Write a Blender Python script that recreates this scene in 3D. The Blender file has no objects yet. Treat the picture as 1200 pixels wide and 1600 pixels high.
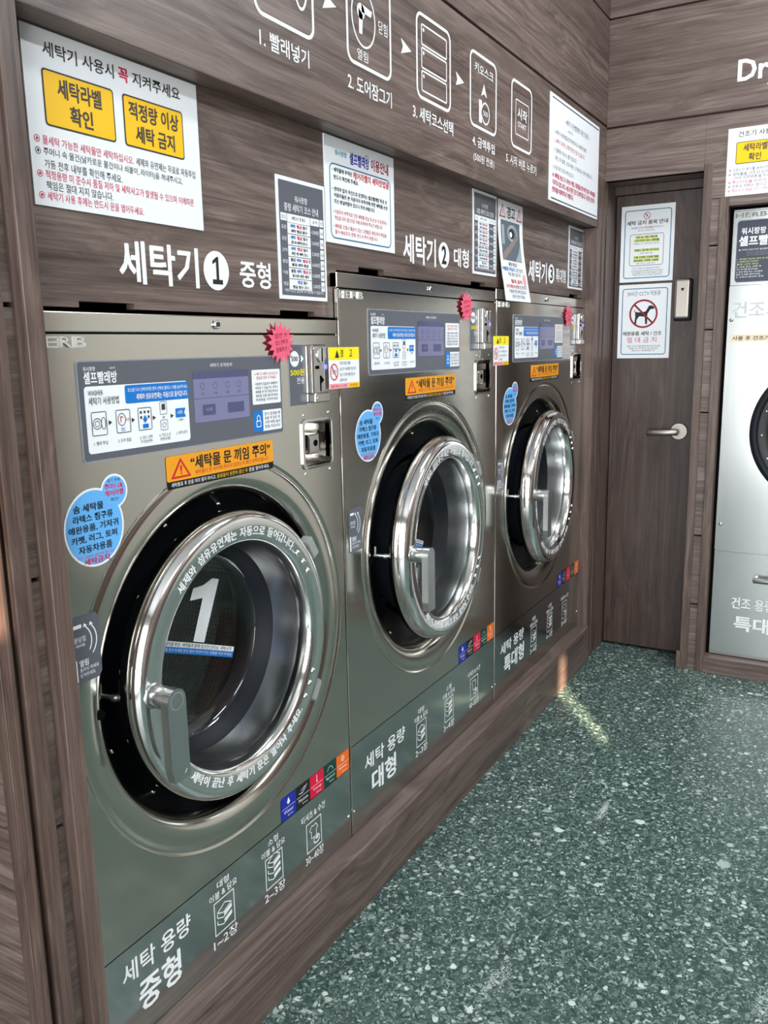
import bpy, bmesh, math, random
from mathutils import Vector, Matrix
random.seed(7)
sc = bpy.context.scene
col = sc.collection
PI = math.pi

# ------------------------------------------------------------------ camera
cam = bpy.data.cameras.new('camera'); cam_o = bpy.data.objects.new('camera', cam); col.objects.link(cam_o)
R = ((0.49748, -0.86728, -0.0186), (0.17486, 0.07926, 0.9814), (0.84967, 0.49148, -0.19108))   # right, up, forward
m = Matrix.Identity(4)
for i in range(3):
    m[i][0] = R[0][i]; m[i][1] = R[1][i]; m[i][2] = -R[2][i]
m.translation = (-1.6465, -1.0642, 1.3875)
cam_o.matrix_world = m
cam.sensor_fit = 'VERTICAL'; cam.sensor_height = 36.0; cam.lens = 1321.64 * 36 / 1600
cam.clip_start = 0.02; cam.clip_end = 60
sc.camera = cam_o

# ------------------------------------------------------------------ light
sc.view_settings.view_transform = 'Standard'; sc.view_settings.look = 'None'
sc.view_settings.gamma = 1.0; sc.view_settings.use_curve_mapping = False
sc.view_settings.exposure = 0.0
w = bpy.data.worlds.new('world'); sc.world = w; w.use_nodes = True
w.node_tree.nodes['Background'].inputs[0].default_value = (0.72, 0.84, 1.0, 1)
w.node_tree.nodes['Background'].inputs[1].default_value = 1.0

def area(name, loc, target, sx, sy, power, color):
    l = bpy.data.lights.new(name, 'AREA'); l.shape = 'RECTANGLE'; l.size = sx; l.size_y = sy
    l.energy = power; l.color = color
    o = bpy.data.objects.new(name, l); col.objects.link(o); o.location = loc
    o.rotation_euler = (Vector(target) - Vector(loc)).to_track_quat('-Z', 'Y').to_euler()
    return o
area('shopfront_daylight', (-3.55, -1.45, 1.35), (0, -1.45, 1.35), 2.6, 2.4, 155, (0.95, 0.98, 1.0))
area('ceiling_panel_lamp', (0.9, -2.75, 3.16), (0.9, -2.75, 0), 1.2, 0.30, 58, (0.88, 0.95, 1.0))
area('ceiling_panel_lamp', (-1.1, -2.75, 3.16), (-1.1, -2.75, 0), 1.2, 0.30, 40, (0.88, 0.95, 1.0))
area('ceiling_panel_lamp', (1.0, -1.15, 3.16), (1.0, -1.15, 0), 0.9, 0.30, 42, (0.88, 0.95, 1.0))
sun = bpy.data.lights.new('sun', 'SUN'); sun.energy = 42.0; sun.angle = math.radians(0.53); sun.color = (1.0, 0.78, 0.55)
sun_o = bpy.data.objects.new('sun', sun); col.objects.link(sun_o)
TAN_EL = 0.364
sun_o.rotation_euler = Vector((0.8, 0.6, -TAN_EL)).to_track_quat('-Z', 'Y').to_euler()

# ------------------------------------------------------------------ materials
MATS = {}
def newmat(name):
    mt = bpy.data.materials.new(name); mt.use_nodes = True
    nt = mt.node_tree; b = nt.nodes['Principled BSDF']
    MATS[name] = mt
    return mt, nt, b
def flat(name, rgb, rough=0.5, metal=0.0, spec=0.35, emit=None):
    mt, nt, b = newmat(name)
    b.inputs['Base Color'].default_value = (*rgb, 1); b.inputs['Roughness'].default_value = rough
    b.inputs['Metallic'].default_value = metal; b.inputs['Specular IOR Level'].default_value = spec
    if emit:
        b.inputs['Emission Color'].default_value = (*emit[0], 1); b.inputs['Emission Strength'].default_value = emit[1]
    return mt
def hexlin(h):
    return tuple((((int(h[i:i+2], 16)/255)+0.055)/1.055)**2.4 if int(h[i:i+2], 16) > 10 else int(h[i:i+2], 16)/3294.6 for i in (0, 2, 4))
def node(nt, t, **kw):
    n = nt.nodes.new(t)
    for k, v in kw.items(): setattr(n, k, v)
    return n
def math_n(nt, op, a, b=None, c=None):
    n = nt.nodes.new('ShaderNodeMath'); n.operation = op
    for i, x in enumerate((a, b, c)):
        if x is None: continue
        if isinstance(x, (int, float)): n.inputs[i].default_value = x
        else: nt.links.new(x, n.inputs[i])
    return n.outputs[0]
def noise(nt, vec, scale, detail=4, rough=0.55, dist=0.0):
    n = nt.nodes.new('ShaderNodeTexNoise'); n.inputs['Scale'].default_value = scale
    n.inputs['Detail'].default_value = detail; n.inputs['Roughness'].default_value = rough; n.inputs['Distortion'].default_value = dist
    nt.links.new(vec, n.inputs['Vector']); return n.outputs['Fac']
def ramp(nt, fac, stops):
    n = nt.nodes.new('ShaderNodeValToRGB'); e = n.color_ramp.elements
    while len(e) < len(stops): e.new(0.5)
    for x, (p, c) in zip(e, stops): x.position = p; x.color = (*c, 1) if len(c) == 3 else c
    nt.links.new(fac, n.inputs[0]); return n.outputs[0]
def mapping(nt, vec, scale, loc=(0, 0, 0)):
    n = nt.nodes.new('ShaderNodeMapping'); n.inputs['Scale'].default_value = scale; n.inputs['Location'].default_value = loc
    nt.links.new(vec, n.inputs['Vector']); return n.outputs[0]
def mix(nt, fac, a, b, mode='MIX'):
    n = nt.nodes.new('ShaderNodeMix'); n.data_type = 'RGBA'; n.blend_type = mode
    for s, x in ((n.inputs['Factor'], fac), (n.inputs[6], a), (n.inputs[7], b)):
        if isinstance(x, (int, float)): s.default_value = x
        elif isinstance(x, tuple): s.default_value = (*x, 1)
        else: nt.links.new(x, s)
    return n.outputs[2]

def wood(name, axis, seed, tint=(1, 1, 1)):
    mt, nt, b = newmat(name)
    pos = node(nt, 'ShaderNodeNewGeometry').outputs['Position']
    # u along the grain, v and w across it
    order = {'x': (0, 1, 2), 'y': (1, 0, 2), 'z': (2, 0, 1)}[axis]
    sep = node(nt, 'ShaderNodeSeparateXYZ'); nt.links.new(pos, sep.inputs[0])
    comb = node(nt, 'ShaderNodeCombineXYZ')
    for i, k in enumerate(order): nt.links.new(sep.outputs[k], comb.inputs[i])
    P = comb.outputs[0]
    low = noise(nt, mapping(nt, P, (0.85, 3.2, 3.2), (seed, seed*1.7, 0)), 1.6, 2, 0.45, 0.3)     # slow waviness: cathedrals
    warp = math_n(nt, 'MULTIPLY', math_n(nt, 'SUBTRACT', low, 0.5), 0.22)
    sep2 = node(nt, 'ShaderNodeSeparateXYZ'); nt.links.new(P, sep2.inputs[0])
    wv = node(nt, 'ShaderNodeCombineXYZ')
    nt.links.new(math_n(nt, 'MULTIPLY', sep2.outputs[0], 0.020), wv.inputs[0])
    nt.links.new(math_n(nt, 'ADD', sep2.outputs[1], warp), wv.inputs[1])
    nt.links.new(math_n(nt, 'ADD', sep2.outputs[2], warp), wv.inputs[2])
    rings = noise(nt, mapping(nt, wv.outputs[0], (1, 1, 1), (seed, 0, 0)), 38, 6, 0.66)
    broad = noise(nt, mapping(nt, wv.outputs[0], (1, 1, 1), (seed+4, 0, 0)), 6.5, 2, 0.5)
    streak = noise(nt, mapping(nt, P, (2.6, 150, 150), (0, seed, 0)), 1.0, 4, 0.6)
    pores = noise(nt, mapping(nt, P, (7, 360, 360), (0, seed, 3)), 1.0, 2, 0.5)
    g = math_n(nt, 'ADD', math_n(nt, 'MULTIPLY', rings, 0.62), math_n(nt, 'MULTIPLY', streak, 0.38))
    base = ramp(nt, g, [(0.36, (0.052, 0.035, 0.030)), (0.46, (0.108, 0.077, 0.067)), (0.54, (0.158, 0.119, 0.105)), (0.64, (0.240, 0.192, 0.174))])
    c = mix(nt, math_n(nt, 'MULTIPLY', math_n(nt, 'SUBTRACT', broad, 0.42), 2.2), base, (0.085, 0.058, 0.049))
    pm = math_n(nt, 'MULTIPLY', math_n(nt, 'GREATER_THAN', pores, 0.63), 0.17)
    c = mix(nt, pm, c, (0.36, 0.31, 0.28))
    c = mix(nt, 1.0, c, tuple(t*1.0 for t in tint), 'MULTIPLY')
    nt.links.new(c, b.inputs['Base Color'])
    b.inputs['Roughness'].default_value = 0.42; b.inputs['Specular IOR Level'].default_value = 0.5
    bump = node(nt, 'ShaderNodeBump'); bump.inputs['Strength'].default_value = 0.05; bump.inputs['Distance'].default_value = 0.0008
    nt.links.new(g, bump.inputs['Height']); nt.links.new(bump.outputs[0], b.inputs['Normal'])
    return mt
wood('wood_h', 'x', 3.0, (0.92, 0.86, 0.82))            # grain along the washer wall
wood('wood_back', 'y', 9.0, (1.02, 0.97, 0.94))         # grain along the back wall
wood('wood_v', 'z', 5.0, (0.82, 0.72, 0.67))            # upright trims
wood('wood_door', 'z', 14.0, (0.42, 0.335, 0.30))

def steel(name, base, rough, brush=True, axis=(2, 2, 260)):
    mt, nt, b = newmat(name)
    b.inputs['Metallic'].default_value = 1.0
    b.inputs['Base Color'].default_value = (*base, 1)
    if brush:
        pos = node(nt, 'ShaderNodeNewGeometry').outputs['Position']
        n1 = noise(nt, mapping(nt, pos, axis), 1.0, 3, 0.6)
        nt.links.new(math_n(nt, 'ADD', math_n(nt, 'MULTIPLY', n1, 0.06), rough-0.03), b.inputs['Roughness'])
    else:
        b.inputs['Roughness'].default_value = rough
    return mt
steel('steel', (0.58, 0.545, 0.485), 0.15)
steel('steel_strip', (0.52, 0.545, 0.53), 0.14)
steel('steel_dryer', (0.53, 0.545, 0.54), 0.20, True, (2, 260, 2))
steel('chrome', (0.80, 0.79, 0.77), 0.11, False)
steel('satin', (0.56, 0.58, 0.58), 0.30, False)
steel('satin_bowl', (0.50, 0.51, 0.51), 0.22, False)
steel('zinc', (0.60, 0.57, 0.54), 0.16, False)
steel('nickel', (0.44, 0.40, 0.36), 0.42, False)
flat('black_gloss', (0.005, 0.006, 0.008), 0.32, 0, 0.25)
flat('black_rubber', (0.009, 0.011, 0.016), 0.5, 0, 0.22)
flat('badge', (0.78, 0.77, 0.74), 0.3, 0.6)
flat('pale_reflector', (0.55, 0.535, 0.50), 0.7)
flat('void', (0.004, 0.004, 0.004), 0.9, 0, 0.0)
flat('grey_block', (0.30, 0.32, 0.31), 0.4)
flat('white', (0.82, 0.84, 0.86), 0.42)
flat('white_vinyl', (0.86, 0.87, 0.88), 0.45)
flat('paper', (0.80, 0.80, 0.80), 0.5)
flat('ink', (0.012, 0.012, 0.014), 0.5)
flat('darkink', (0.035, 0.035, 0.04), 0.5)
flat('yellow', hexlin('F2BE08'), 0.4)
flat('lemon', hexlin('F4E210'), 0.4)
flat('orange', hexlin('E69A1C'), 0.4)
flat('magenta', hexlin('C8174A'), 0.45)
flat('red', hexlin('C4202C'), 0.45)
flat('maroon', hexlin('8C1420'), 0.45)
flat('blue', hexlin('0C72C4'), 0.4)
flat('skyblue', hexlin('64AEEA'), 0.4)
flat('royal', hexlin('1B2C9A'), 0.4)
flat('tabred', hexlin('D6143C'), 0.4)
flat('tabgreen', hexlin('0A3F33'), 0.4)
flat('taborange', hexlin('EE6A18'), 0.4)
flat('teal', hexlin('2E6F8E'), 0.4)
flat('aqua', hexlin('2C9AA0'), 0.4)
flat('plum', hexlin('86607E'), 0.45)
flat('slate', hexlin('5B5D66'), 0.28)
flat('slate_dark', hexlin('3A3F4C'), 0.33)
flat('slate_edge', hexlin('8C9098'), 0.33)
flat('pink', hexlin('E8607C'), 0.55)
flat('salmon', hexlin('F0A0A4'), 0.5)
flat('cream', hexlin('E4D2B4'), 0.5)
flat('faintgrey', (0.52, 0.54, 0.56), 0.5)
flat('highlight', hexlin('D8E47C'), 0.5)
flat('skinpink', hexlin('8A7A74'), 0.5)
flat('lcd', hexlin('6E6E92'), 0.12, 0, 0.8, (hexlin('6A6A90'), 0.08))
flat('lcd_dark', hexlin('484870'), 0.16, 0, 0.6)
flat('lcd_light', hexlin('8E8CB0'), 0.16, 0, 0.6)
flat('blue_led', (0.05, 0.05, 0.9), 0.3, 0, 0.5, ((0.25, 0.25, 1.0), 1.6))
flat('seam', (0.02, 0.035, 0.035), 0.5)
flat('ceiling', (0.75, 0.75, 0.75), 0.8)
flat('plain_wall', (0.55, 0.54, 0.52), 0.8)
flat('photo_grey', hexlin('5E6870'), 0.4)
flat('photo_light', hexlin('9AA4AC'), 0.4)

def glass_mat():
    mt, nt, b = newmat('glass')
    nt.nodes.remove(b)
    out = nt.nodes['Material Output']
    tr = node(nt, 'ShaderNodeBsdfTransparent'); tr.inputs[0].default_value = (0.86, 0.88, 0.88, 1)
    gl = node(nt, 'ShaderNodeBsdfGlossy'); gl.inputs['Roughness'].default_value = 0.04
    fr = node(nt, 'ShaderNodeFresnel'); fr.inputs[0].default_value = 1.5
    mx = node(nt, 'ShaderNodeMixShader')
    nt.links.new(math_n(nt, 'ADD', math_n(nt, 'MULTIPLY', fr.outputs[0], 1.3), 0.02), mx.inputs[0])
    nt.links.new(tr.outputs[0], mx.inputs[1]); nt.links.new(gl.outputs[0], mx.inputs[2]); nt.links.new(mx.outputs[0], out.inputs[0])
glass_mat()
def drum_mat():
    mt, nt, b = newmat('drum_steel')
    pos = node(nt, 'ShaderNodeTexCoord').outputs['UV']
    v = node(nt, 'ShaderNodeTexVoronoi'); v.inputs['Scale'].default_value = 1.0; v.inputs['Randomness'].default_value = 0.0
    nt.links.new(pos, v.inputs['Vector'])
    hole = math_n(nt, 'LESS_THAN', v.outputs['Distance'], 0.22)
    nt.links.new(mix(nt, hole, (0.60, 0.56, 0.50), (0.03, 0.03, 0.03)), b.inputs['Base Color'])
    nt.links.new(math_n(nt, 'SUBTRACT', 1.0, hole), b.inputs['Metallic'])
    b.inputs['Roughness'].default_value = 0.3
drum_mat()
def floor_mat():
    mt, nt, b = newmat('terrazzo')
    pos = node(nt, 'ShaderNodeNewGeometry').outputs['Position']
    warp = node(nt, 'ShaderNodeTexNoise'); warp.inputs['Scale'].default_value = 40; warp.inputs['Detail'].default_value = 2
    nt.links.new(pos, warp.inputs['Vector'])
    wadd = node(nt, 'ShaderNodeVectorMath'); wadd.operation = 'MULTIPLY_ADD'
    nt.links.new(warp.outputs['Color'], wadd.inputs[0]); wadd.inputs[1].default_value = (0.020, 0.020, 0); nt.links.new(pos, wadd.inputs[2])
    P = mapping(nt, wadd.outputs[0], (1, 1, 0))
    fine = noise(nt, P, 260, 3, 0.65); big = noise(nt, P, 2.2, 2, 0.5)
    def flakes(scale, stops):
        v = node(nt, 'ShaderNodeTexVoronoi'); v.inputs['Scale'].default_value = scale; nt.links.new(P, v.inputs['Vector'])
        sp = node(nt, 'ShaderNodeSeparateColor'); nt.links.new(v.outputs['Color'], sp.inputs[0])
        f = math_n(nt, 'ADD', sp.outputs[0], math_n(nt, 'MULTIPLY', math_n(nt, 'SUBTRACT', fine, 0.5), 0.55))
        return ramp(nt, f, stops), sp, v
    dark, d2, mid_, lt, wh = (0.022, 0.045, 0.042), (0.042, 0.077, 0.070), (0.075, 0.122, 0.108), (0.165, 0.230, 0.200), (0.38, 0.46, 0.40)
    c1, s1, v1 = flakes(122, [(0.10, dark), (0.40, d2), (0.66, mid_), (0.84, lt), (0.99, wh)])
    c2, s2, v2 = flakes(240, [(0.15, dark), (0.45, d2), (0.70, mid_), (0.90, lt), (1.0, wh)])
    c = mix(nt, math_n(nt, 'GREATER_THAN', s1.outputs[1], 0.45), c1, c2)
    def chips(sc_, thr, keep, colr, c):
        v = node(nt, 'ShaderNodeTexVoronoi'); v.inputs['Scale'].default_value = sc_; nt.links.new(P, v.inputs['Vector'])
        sp = node(nt, 'ShaderNodeSeparateColor'); nt.links.new(v.outputs['Color'], sp.inputs[0])
        size = math_n(nt, 'MULTIPLY', sp.outputs[1], thr)
        d = math_n(nt, 'ADD', v.outputs['Distance'], math_n(nt, 'MULTIPLY', math_n(nt, 'SUBTRACT', fine, 0.5), 0.35))
        msk = math_n(nt, 'MULTIPLY', math_n(nt, 'LESS_THAN', d, size), math_n(nt, 'GREATER_THAN', sp.outputs[0], 1-keep))
        return mix(nt, math_n(nt, 'MULTIPLY', msk, math_n(nt, 'ADD', math_n(nt, 'MULTIPLY', sp.outputs[2], 0.5), 0.5)), c, colr)
    c = chips(62, 0.50, 0.22, (0.50, 0.58, 0.52), c)
    c = chips(20, 0.34, 0.09, (0.60, 0.66, 0.62), c)
    # pale drawn-out scuffs
    sc1 = noise(nt, mapping(nt, P, (2.2, 13, 0), (4, 2, 0)), 1.0, 2, 0.5)
    c = mix(nt, math_n(nt, 'MULTIPLY', math_n(nt, 'GREATER_THAN', math_n(nt, 'ADD', sc1, math_n(nt, 'MULTIPLY', math_n(nt, 'SUBTRACT', fine, 0.5), 0.5)), 0.735), 0.8), c, (0.55, 0.60, 0.57))
    nt.links.new(c, b.inputs['Base Color'])
    b.inputs['Roughness'].default_value = 0.33; b.inputs['Specular IOR Level'].default_value = 0.5
floor_mat()

# ------------------------------------------------------------------ mesh helpers
ORIG = {}
class MB:
    """Collects shapes and links them as one mesh object."""
    def __init__(s): s.v = []; s.f = []; s.mi = []; s.sm = []; s.mats = []; s.uv = None
    def mid(s, mat):
        if mat not in s.mats: s.mats.append(mat)
        return s.mats.index(mat)
    def add(s, verts, faces, mat, smooth=False):
        o = len(s.v); s.v += [tuple(x) for x in verts]; k = s.mid(mat)
        for f in faces: s.f.append([o+i for i in f]); s.mi.append(k); s.sm.append(smooth)
        return s
    def addbm(s, bm, mat, smooth=False):
        bm.verts.index_update()
        s.add([v.co[:] for v in bm.verts], [[v.index for v in f.verts] for f in bm.faces], mat, smooth); bm.free(); return s
    def box(s, x0, x1, y0, y1, z0, z1, mat, bev=0.0, seg=2):
        bm = bmesh.new(); bmesh.ops.create_cube(bm, size=1)
        for v in bm.verts:
            v.co = ((x0+x1)/2+v.co.x*(x1-x0), (y0+y1)/2+v.co.y*(y1-y0), (z0+z1)/2+v.co.z*(z1-z0))
        if bev: bmesh.ops.bevel(bm, geom=bm.edges[:], offset=bev, segments=seg, affect='EDGES', profile=0.5)
        return s.addbm(bm, mat)
    def lathe(s, prof, c, mat, n=128, smooth=True, axis='y'):
        """prof: (r, d) pairs revolved about an axis through c; d runs along the axis."""
        V = []; F = []
        for (r, d) in prof:
            for i in range(n):
                a = 2*PI*i/n
                if axis == 'y': V.append((c[0]+r*math.cos(a), c[1]+d, c[2]+r*math.sin(a)))
                elif axis == 'x': V.append((c[0]+d, c[1]-r*math.cos(a), c[2]+r*math.sin(a)))
                else: V.append((c[0]+r*math.cos(a), c[1]+r*math.sin(a), c[2]+d))
        for j in range(len(prof)-1):
            for i in range(n):
                k = (i+1) % n; F.append((j*n+i, j*n+k, (j+1)*n+k, (j+1)*n+i))
        return s.add(V, F, mat, smooth)
    def cyl(s, p0, p1, r, mat, n=32, r1=None, bev=0.0):
        p0 = Vector(p0); p1 = Vector(p1); d = (p1-p0); L = d.length; d.normalize()
        a = d.orthogonal().normalized(); b = d.cross(a); r1 = r if r1 is None else r1
        rings = [(r-bev, 0), (r, bev), (r1, L-bev), (r1-bev, L)] if bev else [(r, 0), (r1, L)]
        V = []; F = []
        for (q, h) in rings:
            for i in range(n):
                t = 2*PI*i/n; V.append(p0+d*h+a*(q*math.cos(t))+b*(q*math.sin(t)))
        for j in range(len(rings)-1):
            for i in range(n):
                k = (i+1) % n; F.append((j*n+i, j*n+k, (j+1)*n+k, (j+1)*n+i))
        s.add(V, F, mat, True)
        m_ = len(rings)-1
        s.add(V[:n], [list(range(n))[::-1]], mat); s.add(V[m_*n:], [list(range(n))], mat)
        return s
    def dome(s, c, r, h, d, mat, n=16):
        """screw head: dome of height h on axis d."""
        d = Vector(d).normalized(); a = d.orthogonal().normalized(); b = d.cross(a); c = Vector(c); V = []; F = []; K = 5
        for j in range(K):
            t = j/(K)*PI/2
            for i in range(n):
                u = 2*PI*i/n; V.append(c+d*(h*math.sin(t))+(a*math.cos(u)+b*math.sin(u))*(r*math.cos(t)))
        V.append(c+d*h)
        for j in range(K-1):
            for i in range(n): k = (i+1) % n; F.append((j*n+i, j*n+k, (j+1)*n+k, (j+1)*n+i))
        for i in range(n): F.append(((K-1)*n+i, (K-1)*n+(i+1) % n, len(V)-1))
        return s.add(V, F, mat, True)
    def extrude_poly(s, pts, o, u, v, n, depth, mat, holes=(), front_mat=None):
        """Plate: outline pts (2-D) with holes in the frame o,u,v; thickness depth along -n."""
        o, u, v, n = map(Vector, (o, u, v, n))
        V, F = fill2d(pts, holes)
        s.add([o+u*x+v*y for x, y in V], F, front_mat or mat)
        s.add([o+u*x+v*y-n*depth for x, y in V], [f[::-1] for f in F], mat)
        for lp in [pts]+list(holes):
            k = len(lp); A = [o+u*x+v*y for x, y in lp]; B = [q-n*depth for q in A]
            s.add(A+B, [(i, (i+1) % k, k+(i+1) % k, k+i) for i in range(k)], mat)
        return s
    def build(s, name, parent=None, origin=None, label=None):
        me = bpy.data.meshes.new(name)
        if parent is not None and origin is None: origin = ORIG[parent]
        if origin is None: origin = (0, 0, 0)
        ox, oy, oz = origin
        me.from_pydata([(x-ox, y-oy, z-oz) for x, y, z in s.v], [], s.f)
        for mt in s.mats: me.materials.append(MATS[mt])
        me.polygons.foreach_set('material_index', s.mi); me.polygons.foreach_set('use_smooth', s.sm)
        if s.uv:
            l = me.uv_layers.new(name='UVMap')
            for i, lp in enumerate(me.loops): l.data[i].uv = s.uv(Vector(s.v[lp.vertex_index]))
        me.update()
        o = bpy.data.objects.new(name, me); col.objects.link(o)
        ORIG[o] = Vector(origin)
        if parent is not None:
            o.parent = parent; o.location = Vector(origin)-ORIG[parent]
        else: o.location = origin
        if label: o['label'] = label
        return o
def tag(o, label, cat, group=None):
    o['label'] = label; o['category'] = cat
    if group: o['group'] = group
    return o
def struct(o):
    o['kind'] = 'structure'; return o
def empty(name, loc):
    o = bpy.data.objects.new(name, None); col.objects.link(o); o.location = loc; ORIG[o] = Vector(loc); return o

def curve_mesh(cu):
    o = bpy.data.objects.new('tmp', cu); me = o.to_mesh()
    V = [(v.co.x, v.co.y) for v in me.vertices]; F = [list(p.vertices) for p in me.polygons]
    o.to_mesh_clear(); bpy.data.objects.remove(o); bpy.data.curves.remove(cu)
    return V, F
def fill2d(outer, holes=()):
    if not holes: return list(outer), [list(range(len(outer)))]
    cu = bpy.data.curves.new('fill', 'CURVE'); cu.dimensions = '2D'; cu.fill_mode = 'FRONT'
    for lp in [outer]+list(holes):
        sp = cu.splines.new('POLY'); sp.points.add(len(lp)-1); sp.use_cyclic_u = True
        for p, (x, y) in zip(sp.points, lp): p.co = (x, y, 0, 1)
    return curve_mesh(cu)
TXT = {}
def text_mesh(t, bold):
    k = (t, bold)
    if k not in TXT:
        cu = bpy.data.curves.new('t', 'FONT'); cu.body = t; cu.resolution_u = 2; cu.fill_mode = 'FRONT'; cu.offset = min(bold*0.4, 0.012)
        V, F = curve_mesh(cu)
        xs = [p[0] for p in V]; ys = [p[1] for p in V]
        TXT[k] = (V, F, min(xs), max(xs), min(ys), max(ys))
    return TXT[k]
def circle(cx, cy, r, n=40, ry=None):
    ry = r if ry is None else ry
    return [(cx+r*math.cos(2*PI*i/n), cy+ry*math.sin(2*PI*i/n)) for i in range(n)]
def rrect(x0, y0, x1, y1, r=0.0, k=5):
    if r <= 0: return [(x0, y0), (x1, y0), (x1, y1), (x0, y1)]
    P = []
    for cx, cy, a in ((x1-r, y0+r, -90), (x1-r, y1-r, 0), (x0+r, y1-r, 90), (x0+r, y0+r, 180)):
        for i in range(k+1):
            t = math.radians(a+90*i/k); P.append((cx+r*math.cos(t), cy+r*math.sin(t)))
    return P

class Print:
    """Flat graphics (thin film) on a face: frame o,u,v with outward normal n."""
    def __init__(s, mb, o, u, v, n, step=0.0004, rot=0.0):
        s.mb = mb; s.o = Vector(o); s.u = Vector(u); s.v = Vector(v); s.n = Vector(n); s.step = step
        if rot:
            c, q = math.cos(rot), math.sin(rot); s.u, s.v = s.u*c+s.v*q, s.v*c-s.u*q
    def put(s, V, F, mat, L=1):
        s.mb.add([s.o+s.u*x+s.v*y+s.n*(s.step*L) for x, y in V], F, mat); return s
    def poly(s, P, mat, L=1): return s.put(P, [list(range(len(P)))], mat, L)
    def rect(s, x0, y0, x1, y1, mat, L=1, r=0.0): return s.poly(rrect(x0, y0, x1, y1, r), mat, L)
    def disc(s, cx, cy, r, mat, L=1, ry=None, n=32): return s.poly(circle(cx, cy, r, n, ry), mat, L)
    def band(s, A, B, mat, L=1, closed=True):
        k = len(A); V = list(A)+list(B)
        return s.put(V, [(i, (i+1) % k, k+(i+1) % k, k+i) for i in range(k if closed else k-1)], mat, L)
    def ring(s, cx, cy, r, t, mat, L=1, ry=None, n=40):
        ry = r if ry is None else ry
        return s.band(circle(cx, cy, r, n, ry), circle(cx, cy, r-t, n, ry-t), mat, L)
    def frame(s, x0, y0, x1, y1, t, mat, L=1, r=0.0):
        return s.band(rrect(x0, y0, x1, y1, r), rrect(x0+t, y0+t, x1-t, y1-t, max(r-t, 1e-4) if r > 0 else 0), mat, L)
    def line(s, pts, t, mat, L=1):
        for (a, b) in zip(pts[:-1], pts[1:]):
            d = Vector((b[0]-a[0], b[1]-a[1])); d.normalize(); p = Vector((-d.y, d.x))*(t/2)
            s.poly([(a[0]+p.x, a[1]+p.y), (b[0]+p.x, b[1]+p.y), (b[0]-p.x, b[1]-p.y), (a[0]-p.x, a[1]-p.y)], mat, L)
        return s
    def text(s, t, x0, y0, x1=None, y1=None, mat='ink', L=2, bold=0.012, h=None, align='l', maxw=None):
        """Fits the ink of t to x0..x1, y0..y1; or to height h with natural width."""
        V, F, a, b, c, d = text_mesh(t, bold)
        if y1 is None: sy = h/0.92; yb = y0-0*sy; c0 = -0.08
        else: sy = (y1-y0)/max(d-c, 1e-6); yb = y0; c0 = c
        if x1 is not None: sx = (x1-x0)/(b-a)
        else:
            sx = sy*0.95
            if maxw and sx*(b-a) > maxw: sx = maxw/(b-a)
        wd = sx*(b-a)
        xo = x0 if align == 'l' or x1 is not None else (x0-wd/2 if align == 'c' else x0-wd)
        s.put([(xo+(p[0]-a)*sx, yb+(p[1]-c0)*sy) for p in V], F, mat, L)
        if bold >= 0.02:        # heavier stroke: the same ink shifted a little
            for k, (ex, ey) in enumerate(((1, 0), (-1, 0), (0, 1))):
                q = 0.45*bold; s.put([(xo+(p[0]-a+ex*q)*sx, yb+(p[1]-c0+ey*q)*sy) for p in V], F, mat, L+0.2*(k+1))
        return s

# ------------------------------------------------------------------ dimensions (metres; washer fronts lie in y = 0)
YF = -0.0377        # front of the cladding
YW = 0.0186         # wooden wall over the washers
XB = 1.9916         # back wall
ZTOP = 3.2
FB = 1.8476         # underside of the overhang
UX, UZ, NY = (1, 0, 0), (0, 0, 1), (0, -1, 0)       # frame of the washer wall
UYN, NX = (0, -1, 0), (-1, 0, 0)                    # frame of the back wall

# ------------------------------------------------------------------ structure
f_ = MB(); f_.box(-3.6, 2.4, -3.4, 0.9, -0.05, 0.0, 'terrazzo'); f_.box(-1.2, 0.41, -0.6878, -0.6866, -0.001, 0.0003, 'seam')       # hairline joint in the floor
struct(f_.build('floor'))
z_ = MB(); z_.box(2.38, 2.4, -3.4, 0.9, 0, ZTOP, 'void'); struct(z_.build('back_light_block'))  # unseen black sheet added to stop sky light leaking under the door
c_ = MB(); c_.box(-3.6, 2.4, -3.4, 0.9, ZTOP, ZTOP+0.05, 'ceiling'); struct(c_.build('ceiling'))
# front and right walls (behind the camera) with narrow gaps added to cut the sun to a streak and a patch
def sunslit(x, y, z, wall):     # where the ray through (x, y, z) meets the wall
    t = (x+3.6)/0.8 if wall == 'front' else (y+3.4)/0.6
    return x-0.8*t, y-0.6*t, z+TAN_EL*t
r_ = MB()
sx, _, sz1 = sunslit(1.512, -0.054, 0.150, 'right'); _, _, sz0 = sunslit(1.17, -0.33, 0.0, 'right')
r_.extrude_poly(rrect(-3.6, 0, 2.4, ZTOP), (0, -3.4, 0), UX, UZ, (0, 1, 0), 0.02, 'wood_h', [rrect(sx-0.046, sz0, sx+0.046, sz1)])
struct(r_.build('wall_right'))
q_ = MB()
_, sy, sz0 = sunslit(-0.935, -0.022, 1.00, 'front'); _, _, sz1 = sunslit(-0.935, -0.022, 1.33, 'front')
q_.extrude_poly(rrect(-3.4, 0, 0.9, ZTOP), (-3.6, 0, 0), (0, 1, 0), UZ, (1, 0, 0), 0.02, 'plain_wall', [rrect(sy-0.024, sz0, sy+0.024, sz1)])
struct(q_.build('wall_front'))

wl = MB()
# overhang boards with 6 mm grooves between them; the shadow line shows a dark backing
for z0, z1 in ((FB, 2.245), (2.253, 2.644), (2.652, ZTOP)):
    wl.box(-0.93, XB+0.30, YF, YF+0.03, z0, z1, 'wood_h', 0.0012, 1)
wl.box(-0.93, XB+0.3, YF+0.022, YW+0.02, FB+0.002, ZTOP, 'wood_h')
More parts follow.
